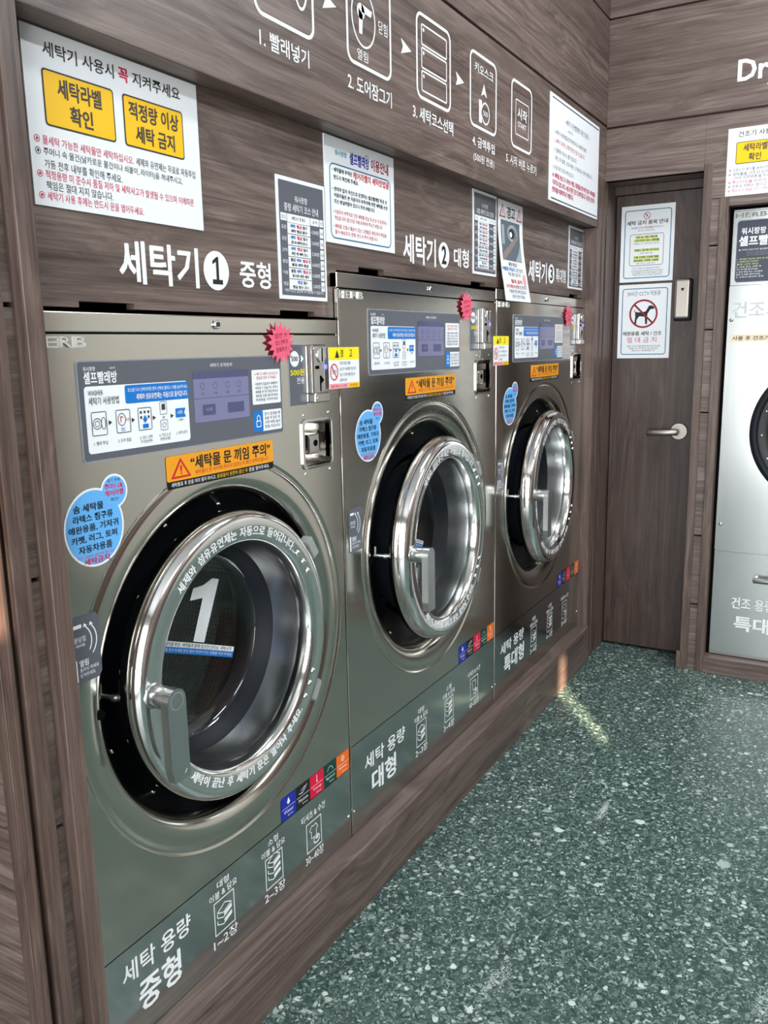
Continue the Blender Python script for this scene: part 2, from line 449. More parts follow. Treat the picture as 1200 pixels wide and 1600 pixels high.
# wooden wall over the washers, cut to their tops, with hand holes over each lid
zw1, zw2 = 1.4575, 1.5655
out = [(-0.84, zw1), (-0.709, zw1), (-0.709, 1.467), (-0.594, 1.467), (-0.594, zw1), (-0.190, zw1), (-0.190, 1.4675), (-0.0635, 1.4675),
       (-0.0635, zw1), (0.0225, zw1-0.002), (0.0285, 1.5625), (0.126, 1.5635), (0.126, 1.576), (0.249, 1.5765), (0.249, 1.5635), (0.775, 1.568), (0.775, 1.579),
       (0.883, 1.58), (0.883, 1.569), (1.12, 1.571), (1.12, 1.582), (1.24, 1.582), (1.24, 1.571), (1.73, 1.572), (1.73, 1.583), (1.84, 1.583), (1.84, 1.572), (1.90, 1.572), (1.90, FB+0.02), (-0.84, FB+0.02)]
wl.extrude_poly(out, (0, YW, 0), UX, UZ, NY, 0.018, 'wood_h')
struct(wl.build('wall_left'))
# end face of the bay, seen from the shop front, and an unseen black sheet standing for the dark behind it
e_ = MB()
for z0, z1 in ((0.0, 0.684), (0.691, ZTOP)): e_.box(-0.931, -0.912, 0.006, 0.75, z0, z1, 'wood_back', 0.001, 1)
e_.box(-0.927, -0.912, 0.006, 0.75, 0, ZTOP, 'wood_back')
struct(e_.build('wall_bay_end'))
v_ = MB(); v_.box(-3.6, 2.4, 0.75, 0.8, 0, ZTOP, 'void'); struct(v_.build('bay_dark_backing'))
def trim(name, *boxes):
    t = MB()
    for b in boxes: t.box(*b)
    return struct(t.build(name))
# left post of the washer bay: trim, recessed inset with gaps, trim, shadow gap, edge strip
trim('trim_1', (-0.8515, -0.8205, YF, 0.045, 0, ZTOP, 'wood_v', 0.001, 1), (-0.863, -0.8515, YF+0.006, 0.045, 0, ZTOP, 'wood_v'))
trim('trim_2', *[(-0.886, -0.861, YF+0.012, 0.02, z0, z1, 'wood_h') for z0, z1 in ((0, 0.668), (0.674, 1.061), (1.068, 1.451), (1.458, 1.85), (1.856, ZTOP))],
     (-0.886, -0.86, -0.004, 0.02, 0, ZTOP, 'void'))
trim('trim_3', (-0.914, -0.884, YF, 0.03, 0, ZTOP, 'wood_v', 0.0025, 2))
trim('trim_4', (-0.934, -0.9265, YF, 0.006, 0, ZTOP, 'wood_v', 0.002, 2), (-0.936, -0.928, -0.018, 0.006, 0, ZTOP, 'wood_v', 0.001, 1), (-0.93, -0.912, YF+0.016, 0.02, 0, ZTOP, 'wood_v'))
# plinth and right post
trim('trim_5', (-0.8205, 1.886, -0.0536, 0.03, 0, 0.1647, 'wood_h', 0.0018, 2))
trim('trim_6', (1.886, 1.938, YF-0.004, 0.05, 0, FB-0.001, 'wood_v', 0.0015, 1), (1.938, 1.9905, YF-0.001, 0.05, 0, FB-0.001, 'wood_v', 0.0015, 1))
trim('trim_7', (1.902, 1.955, YF-0.003, YF, FB-0.001, 2.04, 'wood_v'), (1.955, XB, YF-0.006, YF, 0.0, 2.04, 'wood_v', 0.001, 1))

# back wall: boards around a door opening and a dryer opening
bw = MB(); XD = XB+0.16
DY0, DY1, DZ = -0.042, -0.4237, 2.036         # door opening
RY0, RY1, RZ0, RZ1 = -0.5218, -1.345, 0.0705, 1.8967     # dryer opening
for z0, z1 in ((2.244, 2.642), (2.650, ZTOP)):
    bw.box(XB, XB+0.03, -3.4, YF, z0, z1, 'wood_back', 0.0012, 1)
bw.box(XB+0.020, XB+0.03, -3.4, YF, 2.04, ZTOP, 'wood_back')
bw.box(XB, XB+0.03, DY1, YF, DZ, 2.236, 'wood_back', 0.0012, 1)
bw.box(XB, XB+0.03, -3.4, DY1, 1.93, 2.236, 'wood_back', 0.0012, 1)
bw.box(XB-0.002, XB+0.03, -3.4, -1.40, 0.0, 2.10, 'pale_reflector')  # unseen pale stretch added to brighten the reflections in the washer steel
for z0, z1 in ((0.0, 0.290), (0.296, 0.588), (0.594, 1.10), (1.106, 1.43), (1.436, 1.752), (1.758, 1.93)):
    bw.box(XB+0.004, XB+0.03, -0.4895, -0.4555, z0, z1, 'wood_back')
bw.box(XB+0.026, XB+0.03, -0.49, -0.455, 0, 1.93, 'void')
# reveal of the door recess
bw.box(XB+0.03, XD+0.06, DY0, DY0+0.03, 0, DZ+0.03, 'wood_v')
bw.box(XB+0.03, XD+0.06, DY1-0.03, DY1, 0, DZ+0.03, 'wood_v')
bw.box(XB+0.001, XD+0.06, DY1, DY0, DZ, DZ+0.03, 'wood_back')
struct(bw.build('wall_back'))
trim('trim_8', (XB-0.004, XB+0.03, -0.456, DY1, 0.0, 2.060, 'wood_v', 0.0015, 1), (XB-0.012, XB, -0.4285, -0.4105, 0.0, 0.078, 'wood_v', 0.001, 1))
trim('trim_9', (XB-0.004, XB+0.03, DY1, -0.03, DZ, 2.060, 'wood_back', 0.0015, 1))
trim('trim_10', (XB-0.007, XB+0.05, RY0, -0.4885, 0.0, RZ1+0.0335, 'wood_v', 0.0015, 1), (XB-0.007, XB+0.05, RY1-0.034, RY0, RZ1, RZ1+0.0335, 'wood_back', 0.0015, 1),
     (XB-0.010, XB+0.05, RY1-0.034, RY0+0.002, 0.0, RZ0, 'wood_back', 0.0015, 1), (XB-0.007, XB+0.05, RY1-0.035, RY1, 0.0, RZ1+0.03, 'wood_v', 0.0015, 1))

# door in its recess
dr = MB(); dr.box(XD, XD+0.04, DY1+0.006, DY0-0.004, 0.012, 2.000, 'wood_door', 0.002, 1)
dr.box(XD-0.012, XD+0.04, DY1, DY0, 2.001, DZ, 'wood_door', 0.001, 1)
door = struct(dr.build('door_1', origin=(XD, (DY0+DY1)/2, 0)))
hb = MB(); HY, HZ = -0.3465, 1.008
hb.cyl((XD, HY, HZ), (XD-0.009, HY, HZ), 0.037, 'nickel', 40, None, 0.003)
handle = hb.build('door_handle', door, label='brushed nickel lever handle on round rose')
hl = MB(); hl.cyl((XD-0.008, HY+0.004, HZ), (XD-0.05, HY+0.004, HZ), 0.010, 'nickel', 24)
hl.cyl((XD-0.048, HY-0.006, HZ), (XD-0.048, HY+0.128, HZ-0.006), 0.0135, 'nickel', 24, None, 0.005)
hl.build('lever', handle)
lk = MB(); LY0, LY1, LZ0, LZ1 = -0.369, -0.306, 1.482, 1.645
lk.box(XD-0.024, XD, LY0-0.007, LY1+0.002, LZ0-0.009, LZ1, 'black_rubber', 0.008, 3)  # black base widened right and below to stand for the case's shaded side
lk.box(XD-0.030, XD-0.005, LY0, LY1, LZ0, LZ1, 'nickel', 0.010, 3)
p = Print(lk, (XD-0.030, LY1, LZ0), UYN, UZ, NX)
p.poly([(0.027, 0.125), (0.027, 0.118), (0.033, 0.112), (0.039, 0.118), (0.039, 0.125)], 'ink', 1)
lk.build('door_lock', door, label='brushed metal digital lock case')

# ------------------------------------------------------------------ washing machines
RIM = [(0.255, 0.030), (0.280, 0.024), (0.287, 0.014), (0.2875, 0.000), (0.286, -0.013), (0.2815, -0.024), (0.274, -0.0315), (0.2680, -0.0330), (0.2630, -0.0325), (0.2340, -0.0315), (0.2285, -0.0285), (0.2240, -0.0190), (0.2215, 0.004)]
def rim_y(r):
    for (r0, d0), (r1, d1) in zip(RIM[5:], RIM[6:]):
        if r1 <= r <= r0: return d0+(d1-d0)*(r0-r)/(r0-r1)
    return RIM[8][1] if r > 0.25 else RIM[9][1]

def ring_text(mb, t, c, a0, a1, inward, h, mat='white_vinyl', r=0.2465, bold=0.02):
    """lettering that runs along the rim from angle a0 to a1 (degrees)."""
    adv = []; x = 0
    for ch in t:
        wd = {' ': 0.42, '.': 0.28}.get(ch, 1.0); adv.append((ch, x+wd/2)); x += wd
    for ch, xm in adv:
        if ch == ' ': continue
        a = math.radians(a0+(a1-a0)*xm/x)
        V, F, xa, xb, ya, yb = text_mesh(ch, bold)
        sgn = -1 if not inward else 1
        pts = []
        for (px, py) in V:
            uu = (px-(xa+xb)/2)*h/0.98; vv = (py-0.36)*h/0.98
            rr = r+(vv if not inward else -vv); th = a+sgn*uu/r
            pts.append((c[0]+rr*math.cos(th), c[1]+rim_y(rr)-0.0007, c[2]+rr*math.sin(th)))
        mb.add(pts, F, mat)
        t_ = Vector((-math.sin(a), 0, math.cos(a)))*0.0007
        mb.add([(x+t_.x, y-0.0002, z+t_.z) for x, y, z in pts], F, mat)

def washer(W):
    x0, x1, zb, zs, zg, zt = W['x0'], W['x1'], 0.1665, W['zs'], W['zg'], W['zt']
    cx, cz = W['c']; n = W['n']
    root = empty('washing_machine', ((x0+x1)/2, 0.35, zb))
    tag(root, W['label'], 'washing machine', 'coin washing machines in a row')
    xa, xb = x0+0.002, x1-0.0025
    # casing behind the front
    b = MB()
    b.box(xa, xb, 0.012, 0.014, zs+0.0, 1.08*0+cz-0.5, 'steel') if False else None
    b.box(xa, xa+0.003, 0.003, 0.70, zb, zt, 'steel'); b.box(xb-0.003, xb, 0.003, 0.70, zb, zt, 'steel')
    b.box(xa, xb, 0.697, 0.70, zb, zt, 'steel'); b.box(xa, xb, 0.03, 0.70, zt-0.003, zt, 'steel')
    b.box(xa, xb, 0.03, 0.70, zb, zb+0.003, 'steel')
    b.build('cabinet', root)
    # front sheet with the round opening and the cut-out of the coin return
    rx0, rx1, rz1 = x1-W['ret'], x1-W['ret']+0.116, W['retz']; rz0 = rz1-0.110
    hole = circle(cx, cz, 0.390, 128); ret = rrect(rx0+0.006, rz0+0.006, rx1-0.006, rz1-0.006, 0.012, 4)
    b = MB()
    b.extrude_poly(rrect(xa, zs+0.0012, xb, zg-0.0015, 0.0), (0, 0, 0), UX, UZ, NY, 0.012, 'steel', [hole, ret])
    # pressed rings round the door: bead, flat, flare into the opening
    b.lathe([(0.3905, 0), (0.3890, 0.0006), (0.3870, 0.0022), (0.3840, 0.0032), (0.3810, 0.0032), (0.3780, 0.0024), (0.3755, 0.0014), (0.370, 0.0012), (0.360, 0.0012), (0.348, 0.0020), (0.339, 0.0042),
             (0.331, 0.0095), (0.325, 0.0165), (0.3215, 0.027), (0.3205, 0.040)], (cx, 0, cz), 'steel', 160)
    front = b.build('front_panel', root)
    if n > 1:
        em = MB(); em.box(x0+0.0005, x0+0.0065, -0.0028, 0.010, zb, zg, 'steel', 0.0026, 3); em.build('edge_strip', root)
    hm = MB(); hx, hz = cx-0.337, cz+0.002
    hm.cyl((hx, 0.0055, hz), (hx, 0.0022, hz), 0.0085, 'void', 20); hm.build('plug_hole', root)
    # black plate behind the opening, drum mouth, drum
    b = MB(); b.lathe([(0.3205, 0.036), (0.3175, 0.060), (0.235, 0.062)], (cx, 0, cz), 'black_gloss', 96)
    for i in range(12):
        a = math.radians(i*30+12+n*9); b.dome((cx+0.292*math.cos(a), 0.0605, cz+0.292*math.sin(a)), 0.0052, 0.004, (0, -1, 0), 'chrome', 12)
    b.build('tub_plate', root)
    b = MB(); b.lathe([(0.236, 0.062), (0.234, 0.12), (0.228, 0.165), (0.236, 0.170)], (cx, 0, cz), 'black_rubber', 96); b.build('gasket', root)
    b = MB()
    b.lathe([(0.225, 0.172), (0.222, 0.180), (0.226, 0.190), (0.330, 0.196), (0.334, 0.20)], (cx, 0, cz), 'satin', 96)
    o0 = len(b.f)
    b.lathe([(0.334, 0.20), (0.334, 0.30), (0.334, 0.40), (0.334, 0.50), (0.334, 0.62)], (cx, 0, cz), 'drum_steel', 96)
    b.lathe([(0.334, 0.62), (0.20, 0.632), (0.06, 0.626), (0.001, 0.622)], (cx, 0, cz), 'drum_steel', 96)
    def uv(v, cx=cx, cz=cz):
        r = math.hypot(v.x-cx, v.z-cz); a = math.atan2(v.z-cz, v.x-cx)
        return (a*0.334/0.0115, v.y/0.0115) if v.y < 0.6201 and r > 0.33 else ((v.x-cx)/0.012, (v.z-cz)/0.012)
    b.uv = uv
    drum = b.build('drum', root)
    for k in range(3):
        a = math.radians(100+120*k+n*20); e = Vector((math.cos(a), 0, math.sin(a))); t = Vector((-math.sin(a), 0, math.cos(a)))
        b = MB(); C0 = Vector((cx, 0, cz)); V = []
        for y in (0.22, 0.60):
            for (rr, tt) in ((0.333, -0.045), (0.275, -0.012), (0.268, 0), (0.275, 0.012), (0.333, 0.045)): V.append(C0+e*rr+t*tt+Vector((0, y, 0)))
        b.add(V, [(i, i+1, 6+i, 5+i) for i in range(4)]+[(0, 1, 2, 3, 4), (9, 8, 7, 6, 5)], 'satin'); b.build('lifter', drum)
    # lid strip with lock
    b = MB(); b.box(xa, xb, 0.0, 0.03, zg+0.0012, zt, 'steel', 0.002, 2); lid = b.build('lid_strip', root)
    b = MB(); kx, kz = W['key'], (zg+zt)/2+0.001
    b.cyl((kx, 0, kz), (kx, -0.006, kz), 0.0085, 'chrome', 24, None, 0.002); b.cyl((kx, -0.0055, kz), (kx, -0.0072, kz), 0.0048, 'darkink', 16)
    b.build('lid_lock', lid)
    # raised maker's letters
    b = MB(); bx = x0+0.006
    for i, ch in enumerate('HERB'):
        V, F, a0, a1, c0, c1 = text_mesh(ch, 0.02)
        X = bx+i*0.0272; sxx = 0.0225/(a1-a0); szz = 0.0165/(c1-c0)
        q = [(X+(px-a0)*sxx, zg-0.0215+(py-c0)*szz) for px, py in V]
        b.add([(x, -0.0030, z) for x, z in q], F, 'badge')
        # walls of the letters
        cnt = {}
        for f in F:
            for e0, e1 in zip(f, f[1:]+f[:1]): cnt[(e0, e1)] = 1
        for (e0, e1) in cnt:
            if (e1, e0) not in cnt:
                A, B = q[e0], q[e1]; b.add([(A[0], -0.003, A[1]), (B[0], -0.003, B[1]), (B[0], 0.0, B[1]), (A[0], 0.0, A[1])], [(0, 1, 2, 3)], 'satin')
    b.build('maker_letters', root)
    # ---------------- control panel
    px0, pz1 = W['panel'], zg-0.0415; pw, ph = 0.5215, 0.1585
    b = MB(); b.extrude_poly(rrect(0, -ph, pw, 0, 0.007), (px0, -0.0018, pz1), UX, UZ, NY, 0.0018, 'slate_edge')
    P = Print(b, (px0, -0.0018, pz1), UX, UZ, NY, 0.0003); P.rect(0.0022, -ph+0.0022, pw-0.0022, -0.0022, 'slate', 1, 0.005)
    P.text('워시팡팡', 0.0125, -0.0165, 0.037, -0.0095, 'white_vinyl', 2, 0.01); P.text('셀프빨래방', 0.0125, -0.0365, 0.080, -0.0175, 'white_vinyl', 2, 0.03)
    P.text('24시', 0.066, -0.0145, 0.077, -0.0105, 'white_vinyl', 2, 0.0)
    P.text('세탁기 조작장치', 0.304, -0.0185, 0.366, -0.0115, 'white_vinyl', 2, 0.0)
    panel = b.build('control_panel', root, label='slate grey control panel with printed instructions and screen')
    b = MB(); P = Print(b, (px0, -0.0022, pz1), UX, UZ, NY, 0.0003)
    P.poly(rrect(0.011, -0.1455, 0.2415, -0.040, 0.006), 'white', 1)
    P.rect(0.094, -0.0715, 0.2435, -0.0415, 'blue', 2, 0.004)
    P.text('코스를 다시 선택하려면 정지 선택의 플러스 1개를 눌러주세요', 0.100, -0.0530, 0.240, -0.0465, 'white_vinyl', 3, 0.0); P.text('세제와 섬유유연제는 자동으로 들어갑니다.', 0.118, -0.0665, 0.240, -0.0565, 'white_vinyl', 3, 0.02)
    P.text('WASHER', 0.018, -0.0545, 0.048, -0.0465, 'darkink', 3, 0.0); P.text('세탁기 사용방법', 0.018, -0.0695, 0.080, -0.057, 'darkink', 3, 0.015)
    for ix, cap in ((0.036, '1. 빨래 투입'), (0.086, '2. 도어 잠금'), (0.134, '3. 코스 선택'), (0.178, '4. 키오스크'), (0.220, '5. 시작 누르기')):
        P.text(cap, ix-0.014, -0.1330, ix+0.014, -0.1270, 'darkink', 3, 0.0)
    P.text('추가옵션선택', 0.121, -0.1395, 0.147, -0.1340, 'darkink', 3, 0.0); P.text('코인투입 결제', 0.166, -0.1395, 0.190, -0.1340, 'darkink', 3, 0.0)
    zc = -0.099
    for ix in (0.036, 0.086, 0.134): P.frame(ix-0.0155, zc-0.019, ix+0.0155, zc+0.019, 0.0012, 'darkink', 3, 0.003)
    P.ring(0.032, zc, 0.009, 0.0012, 'darkink', 3); P.ring(0.032, zc, 0.005, 0.001, 'darkink', 3); P.ring(0.0445, zc, 0.0048, 0.0012, 'darkink', 3, 0.010)
    P.ring(0.083, zc+0.003, 0.0085, 0.0012, 'darkink', 3, 0.0105); P.line([(0.081, zc-0.002), (0.081, zc+0.008), (0.086, zc+0.006)], 0.0016, 'red', 3); P.text('닫힘', 0.091, zc, 0.099, zc+0.005, 'red', 4, 0.0); P.text('열림', 0.080, zc-0.016, 0.088, zc-0.010, 'blue', 4, 0.0)
    for i in range(3):
        for j in range(2): P.rect(0.1235+i*0.0085, zc+0.009-j*0.0085, 0.1275+i*0.0085, zc+0.0135-j*0.0085, 'darkink', 3)
    P.poly([(0.134, zc+0.006), (0.139, zc-0.001), (0.134, zc-0.007), (0.129, zc-0.001)], 'blue', 4); P.rect(0.128, zc-0.0155, 0.141, zc-0.0085, 'blue', 4)
    P.frame(0.1695, zc+0.004, 0.1865, zc+0.026, 0.0008, 'darkink', 3, 0.002); P.rect(0.174, zc+0.012, 0.182, zc+0.022, 'darkink', 4); P.text('or', 0.175, zc-0.003, 0.181, zc+0.001, 'darkink', 3)
    P.frame(0.1695, zc-0.023, 0.1865, zc-0.005, 0.0008, 'darkink', 3, 0.002); P.ring(0.178, zc-0.014, 0.0045, 0.0008, 'darkink', 3)
    P.rect(0.207, zc-0.004, 0.232, zc+0.012, 'blue', 3); P.text('시작', 0.211, zc+0.001, 0.224, zc+0.008, 'white_vinyl', 4); P.poly([(0.232, zc+0.011), (0.232, zc-0.003), (0.228, zc+0.004)], 'white', 4); P.text('START', 0.214, zc-0.0105, 0.226, zc-0.0065, 'darkink', 3)
    for ax in (0.0585, 0.1075, 0.1555, 0.198): P.poly([(ax-0.0035, zc+0.004), (ax+0.004, zc), (ax-0.0035, zc-0.004)], 'darkink', 3)
    b.build('instruction_label', panel, label='white step-by-step washing instructions with blue header')
    b = MB(); P = Print(b, (px0, -0.0022, pz1), UX, UZ, NY, 0.0003)
    P.rect(0.2565, -0.1170, 0.4125, -0.0255, 'lcd', 1, 0.001); P.rect(0.2565, -0.0385, 0.4125, -0.0255, 'lcd_dark', 2); P.rect(0.2565, -0.0745, 0.4125, -0.0735, 'lcd_dark', 2)
    for i in range(4): P.ring(0.281+i*0.0345, -0.052, 0.0065, 0.0010, 'lcd_dark', 2, None, 6); P.text(['표준', '이불', '울', '탈수'][i], 0.276+i*0.0345, -0.068, 0.286+i*0.0345, -0.063, 'lcd_dark', 2, 0.0)
    P.rect(0.278, -0.1050, 0.313, -0.0855, 'lcd_dark', 2); P.text('시작', 0.286, -0.0985, 0.305, -0.0915, 'lcd_light', 3, 0.0); P.rect(0.348, -0.1050, 0.396, -0.0855, 'lcd_dark', 2)
    b.build('screen', panel, label='violet lit display')
    b = MB(); P = Print(b, (px0, -0.0022, pz1), UX, UZ, NY, 0.0003)
    P.rect(0.4235, -0.0955, 0.5155, -0.0275, 'white', 1, 0.003)
    P.text('※ 세탁 후 세제가 남아있으면', 0.432, -0.0390, 0.507, -0.0325, 'red', 2, 0.0); P.text('헹굼을 한번 더 하세요', 0.438, -0.0470, 0.501, -0.0405, 'red', 2, 0.0)
    for i, t in enumerate(('사용량이 많을경우 세제량이', '부족할 수 있습니다. 부족시', '세제를 추가로 투입 하시고', '세탁물 양을 줄여주세요', '적정량을 지켜주세요')): P.text(t, 0.433, -0.0585-i*0.0078, 0.506, -0.0525-i*0.0078, 'darkink', 2, 0.008)
    b.build('notice_label', panel, label='small white notice with red heading')
    b = MB(); P = Print(b, (px0, -0.0022, pz1), UX, UZ, NY, 0.0003)
    P.rect(0.4235, -0.1495, 0.5155, -0.1080, 'white', 1, 0.003); P.rect(0.4235, -0.1495, 0.4535, -0.1080, 'blue', 2, 0.003)
    P.frame(0.4315, -0.1405, 0.4465, -0.1275, 0.0018, 'white_vinyl', 3, 0.002); P.line([(0.4345, -0.1275), (0.4345, -0.1200), (0.4390, -0.1165), (0.4435, -0.1200), (0.4435, -0.1275)], 0.0018, 'white_vinyl', 3)
    for i, t in enumerate(('문이 잠겼을 때', '문을 꼭 닫은 후', '시작 버튼 눌러', '문을 여십시오')): P.text(t, 0.459, -0.1190-i*0.0085, 0.510, -0.1125-i*0.0085, 'darkink', 2, 0.01)
    b.build('door_lock_label', panel, label='white label with blue padlock symbol')
    # ---------------- coin side
    cxo = x1-W['coin']
    b = MB(); b.extrude_poly(rrect(-0.0630, 1.2685*0, 0, 0.1285, 0.003), (cxo-0.004, -0.0012, zg-0.1490), UX, UZ, NY, 0.0012, 'slate_edge')
    P = Print(b, (cxo-0.004, -0.0012, zg-0.1490), UX, UZ, NY, 0.0003); P.rect(-0.0615, 0.0015, -0.0015, 0.127, 'slate', 1, 0.002)
    P.disc(-0.042, 0.0985, 0.0165, 'white', 2); P.text('500', -0.0535, 0.0935, -0.0305, 0.1035, 'darkink', 3, 0.02); P.poly([(-0.019, 0.107), (-0.009, 0.0985), (-0.019, 0.090)], 'white', 2)
    P.text('500원', -0.058, 0.0635, -0.008, 0.0775, 'lemon', 2, 0.02); P.text('전용', -0.036, 0.046, -0.008, 0.0595, 'white_vinyl', 2, 0.0)
    b.build('price_plate', root, label='grey plate reading 500 won coins only')
    z0, z1 = zg-0.1455, zg-0.0215
    b = MB(); b.box(cxo, cxo+0.057, -0.016, 0.012, z0+0.018, z1, 'zinc', 0.004, 3); b.box(cxo, cxo+0.057, -0.021, 0.012, z0, z0+0.021, 'zinc', 0.003, 2)
    coin = b.build('coin_acceptor', root, label='chrome coin acceptor')
    b = MB(); mx, mz = cxo+0.032, z1-0.022
    b.cyl((mx, -0.015, mz), (mx, -0.0195, mz), 0.0175, 'chrome', 32, None, 0.002); b.box(mx-0.0014, mx+0.0014, -0.0203, -0.019, mz-0.0145, mz+0.0145, 'void'); b.build('coin_slot', coin)
    b = MB(); b.box(cxo+0.010, cxo+0.024, -0.0168, -0.0155, z1-0.052, z1-0.045, 'void'); b.box(cxo+0.0265, cxo+0.0300, -0.0168, -0.0155, z0+0.024, z0+0.058, 'void')
    b.add([(cxo+0.030, -0.0165, z0+0.058), (cxo+0.042, -0.0165, z0+0.048), (cxo+0.030, -0.0165, z0+0.040)], [(2, 1, 0)], 'void'); b.build('reject_slot', coin)
    b = MB(); b.cyl((cxo+0.048, -0.015, z1-0.048), (cxo+0.048, -0.0178, z1-0.048), 0.0052, 'blue_led', 20); b.build('indicator', coin, label='blue indicator light')
    for (dx, dz) in ((0.006, z1-0.009-z0), (0.051, z1-0.009-z0), (0.006, 0.010)):
        b = MB(); b.dome((cxo+dx, -0.0162 if dz > 0.02 else -0.0212, z0+dz), 0.003, 0.0015, (0, -1, 0), 'chrome', 10); b.build('screw', coin)
    # coin return cup
    b = MB(); rw = 0.006
    b.band = None
    outer = rrect(rx0, rz0, rx1, rz1, 0.014, 4); inner = rrect(rx0+rw, rz0+rw, rx1-rw, rz1-rw, 0.012, 4)
    k = len(outer)
    for A, yA, B, yB in ((outer, -0.0005, outer, -0.004), (outer, -0.004, inner, -0.005), (inner, -0.005, inner, 0.052)):
        b.add([(x, yA, z) for x, z in A]+[(x, yB, z) for x, z in B], [(i, (i+1) % k, k+(i+1) % k, k+i) for i in range(k)], 'zinc')
    b.add([(x, 0.052, z) for x, z in inner], [list(range(k))], 'zinc')
    for (ux, uz) in ((rx0+0.010, rz1+0.009), (rx1-0.010, rz1+0.009), (rx0+0.010, rz0-0.009), (rx1-0.010, rz0-0.009)): b.dome((ux, 0, uz), 0.0036, 0.0028, (0, -1, 0), 'chrome', 12)
    cup = b.build('coin_return', root, label='shiny recessed coin return cup')
    b = MB(); b.box(rx0+0.034, rx0+0.078, 0.006, 0.051, rz0+0.030, rz0+0.074, 'zinc', 0.003, 2); b.cyl((rx0+0.062, 0.0065, rz0+0.054), (rx0+0.062, 0.0050, rz0+0.054), 0.0072, 'void', 20)
    b.box(rx0+0.036, rx0+0.040, 0.004, 0.010, rz0+0.036, rz0+0.068, 'zinc', 0.001, 1); b.build('return_flap', cup)
    # ---------------- door
    hxp = cx+0.312
    off = W['off']; Dy = off
    dorg = Vector((hxp, 0, cz)); C = (cx, 0, cz)
    b = MB(); b.lathe(RIM, C, 'chrome', 160)
    ring_text(b, '세제와 섬유유연제는 자동으로 들어갑니다...', C, 135.5, 44, False, 0.0205)
    ring_text(b, '세탁이 끝난 후 세탁기 문은 열어놔 주세요.', C, 225, 314, True, 0.0205)
    for a in (43, 36, 29.5, -26.5, -33, -40):
        a = math.radians(a); b.dome((cx+0.2455*math.cos(a), rim_y(0.2455)-0.0005, cz+0.2455*math.sin(a)), 0.0068, 0.0065, (0, -1, 0), 'chrome', 14)
    dr = b.build('door', root, origin=dorg, label='round chrome door with number %d' % n)
    b = MB(); b.lathe([(0.2216, 0.003), (0.2195, 0.012), (0.2165, 0.040), (0.2125, 0.066)], C, 'satin_bowl', 128); b.build('bowl_ring', dr, label='satin steel funnel inside rim')
    b = MB(); b.lathe([(0.2125, 0.066), (0.209, 0.074), (0.200, 0.088), (0.193, 0.100), (0.190, 0.106)], C, 'black_rubber', 128)
    b.lathe([(0.255, 0.030), (0.248, 0.045), (0.236, 0.052), (0.226, 0.075), (0.214, 0.105), (0.200, 0.130), (0.186, 0.138)], C, 'black_rubber', 96); b.build('door_seal', dr)
    b = MB(); prof = [(0.192, 0.100)]+[(0.191*math.cos(t*PI/2/8), 0.102+0.022*math.sin(t*PI/2/8)) for t in range(1, 9)]; prof[-1] = (0.0006, prof[-1][1])
    b.lathe(prof, C, 'glass', 96); glass = b.build('door_glass', dr)
    # number and blue strip stuck to the inside of the glass
    def on_glass(r):
        r = min(r, 0.19); return 0.102+0.022*math.sqrt(max(0, 1-(r/0.191)**2))
    rot = math.radians(-21)
    def stick(polys, name, label):
        bb = MB()
        for (V, F, mat, L) in polys:
            q = []
            for (x, z) in V:
                X = x*math.cos(rot)-z*math.sin(rot); Z = x*math.sin(rot)+z*math.cos(rot)
                X += 0.0245; Z += -0.022
                q.append((cx+X, on_glass(math.hypot(X, Z))-0.0016-0.0004*L, cz+Z))
            bb.add(q, F, mat)
        bb.build(name, glass, label=label)
    def grid(xa, xb, za, zc_, mat, L, nx=20, nz=2):
        V = [(xa+(xb-xa)*i/nx, za+(zc_-za)*j/nz) for j in range(nz+1) for i in range(nx+1)]
        F = [(j*(nx+1)+i, j*(nx+1)+i+1, (j+1)*(nx+1)+i+1, (j+1)*(nx+1)+i) for j in range(nz) for i in range(nx)]
        return (V, F, mat, L)
    def txt(t, xa, za, xb, zc_, mat, L, bold=0.01):
        V, F, a0, a1, c0, c1 = text_mesh(t, bold)
        return ([(xa+(p[0]-a0)*(xb-xa)/(a1-a0), za+(p[1]-c0)*(zc_-za)/(c1-c0)) for p in V], F, mat, L)
    if n == 1:
        one = [(-0.004, 0.0), (0.030, 0.0), (0.030, 0.136), (0.010, 0.136), (-0.012, 0.118), (-0.040, 0.108), (-0.040, 0.082), (-0.004, 0.092)]
        polys = [([one[i] for i in (0, 1, 2, 3, 4, 7)], [[0, 1, 2, 3, 4, 5]], 'white', 0), ([one[i] for i in (4, 5, 6, 7)], [[0, 1, 2, 3]], 'white', 0)]
        stick([([(x-0.012, z+0.015) for x, z in V], F, mt, L) for V, F, mt, L in polys], 'number_sticker', 'white figure 1')
    else:
        stick([txt(str(n), -0.045, 0.018, 0.035, 0.150, 'white', 0, 0.06)], 'number_sticker', 'white figure %d' % n)
    stick([grid(-0.116, 0.112, 0.001, 0.012, 'white', 0), grid(-0.116, 0.112, -0.012, 0.001, 'blue', 0),
           txt('세탁물 투입  세탁물과 함께 있으면 안되요  세탁시작', -0.100, 0.0025, 0.105, 0.0105, 'ink', 1), txt('이물질 넣지 마세요 동전 열쇠 라이터 카드 귀중품 꺼내 주세요', -0.112, -0.0085, 0.108, -0.002, 'white', 1, 0.0)],
          'strip_sticker', 'white and blue strip with small lettering')
    # lever handle
    hx, hz = cx-0.250, cz+0.010
    b = MB(); b.cyl((hx, -0.020, hz), (hx, -0.034, hz), 0.0245, 'satin', 40, None, 0.003); b.cyl((hx, -0.032, hz), (hx, -0.082, hz), 0.0205, 'satin', 40, None, 0.002)
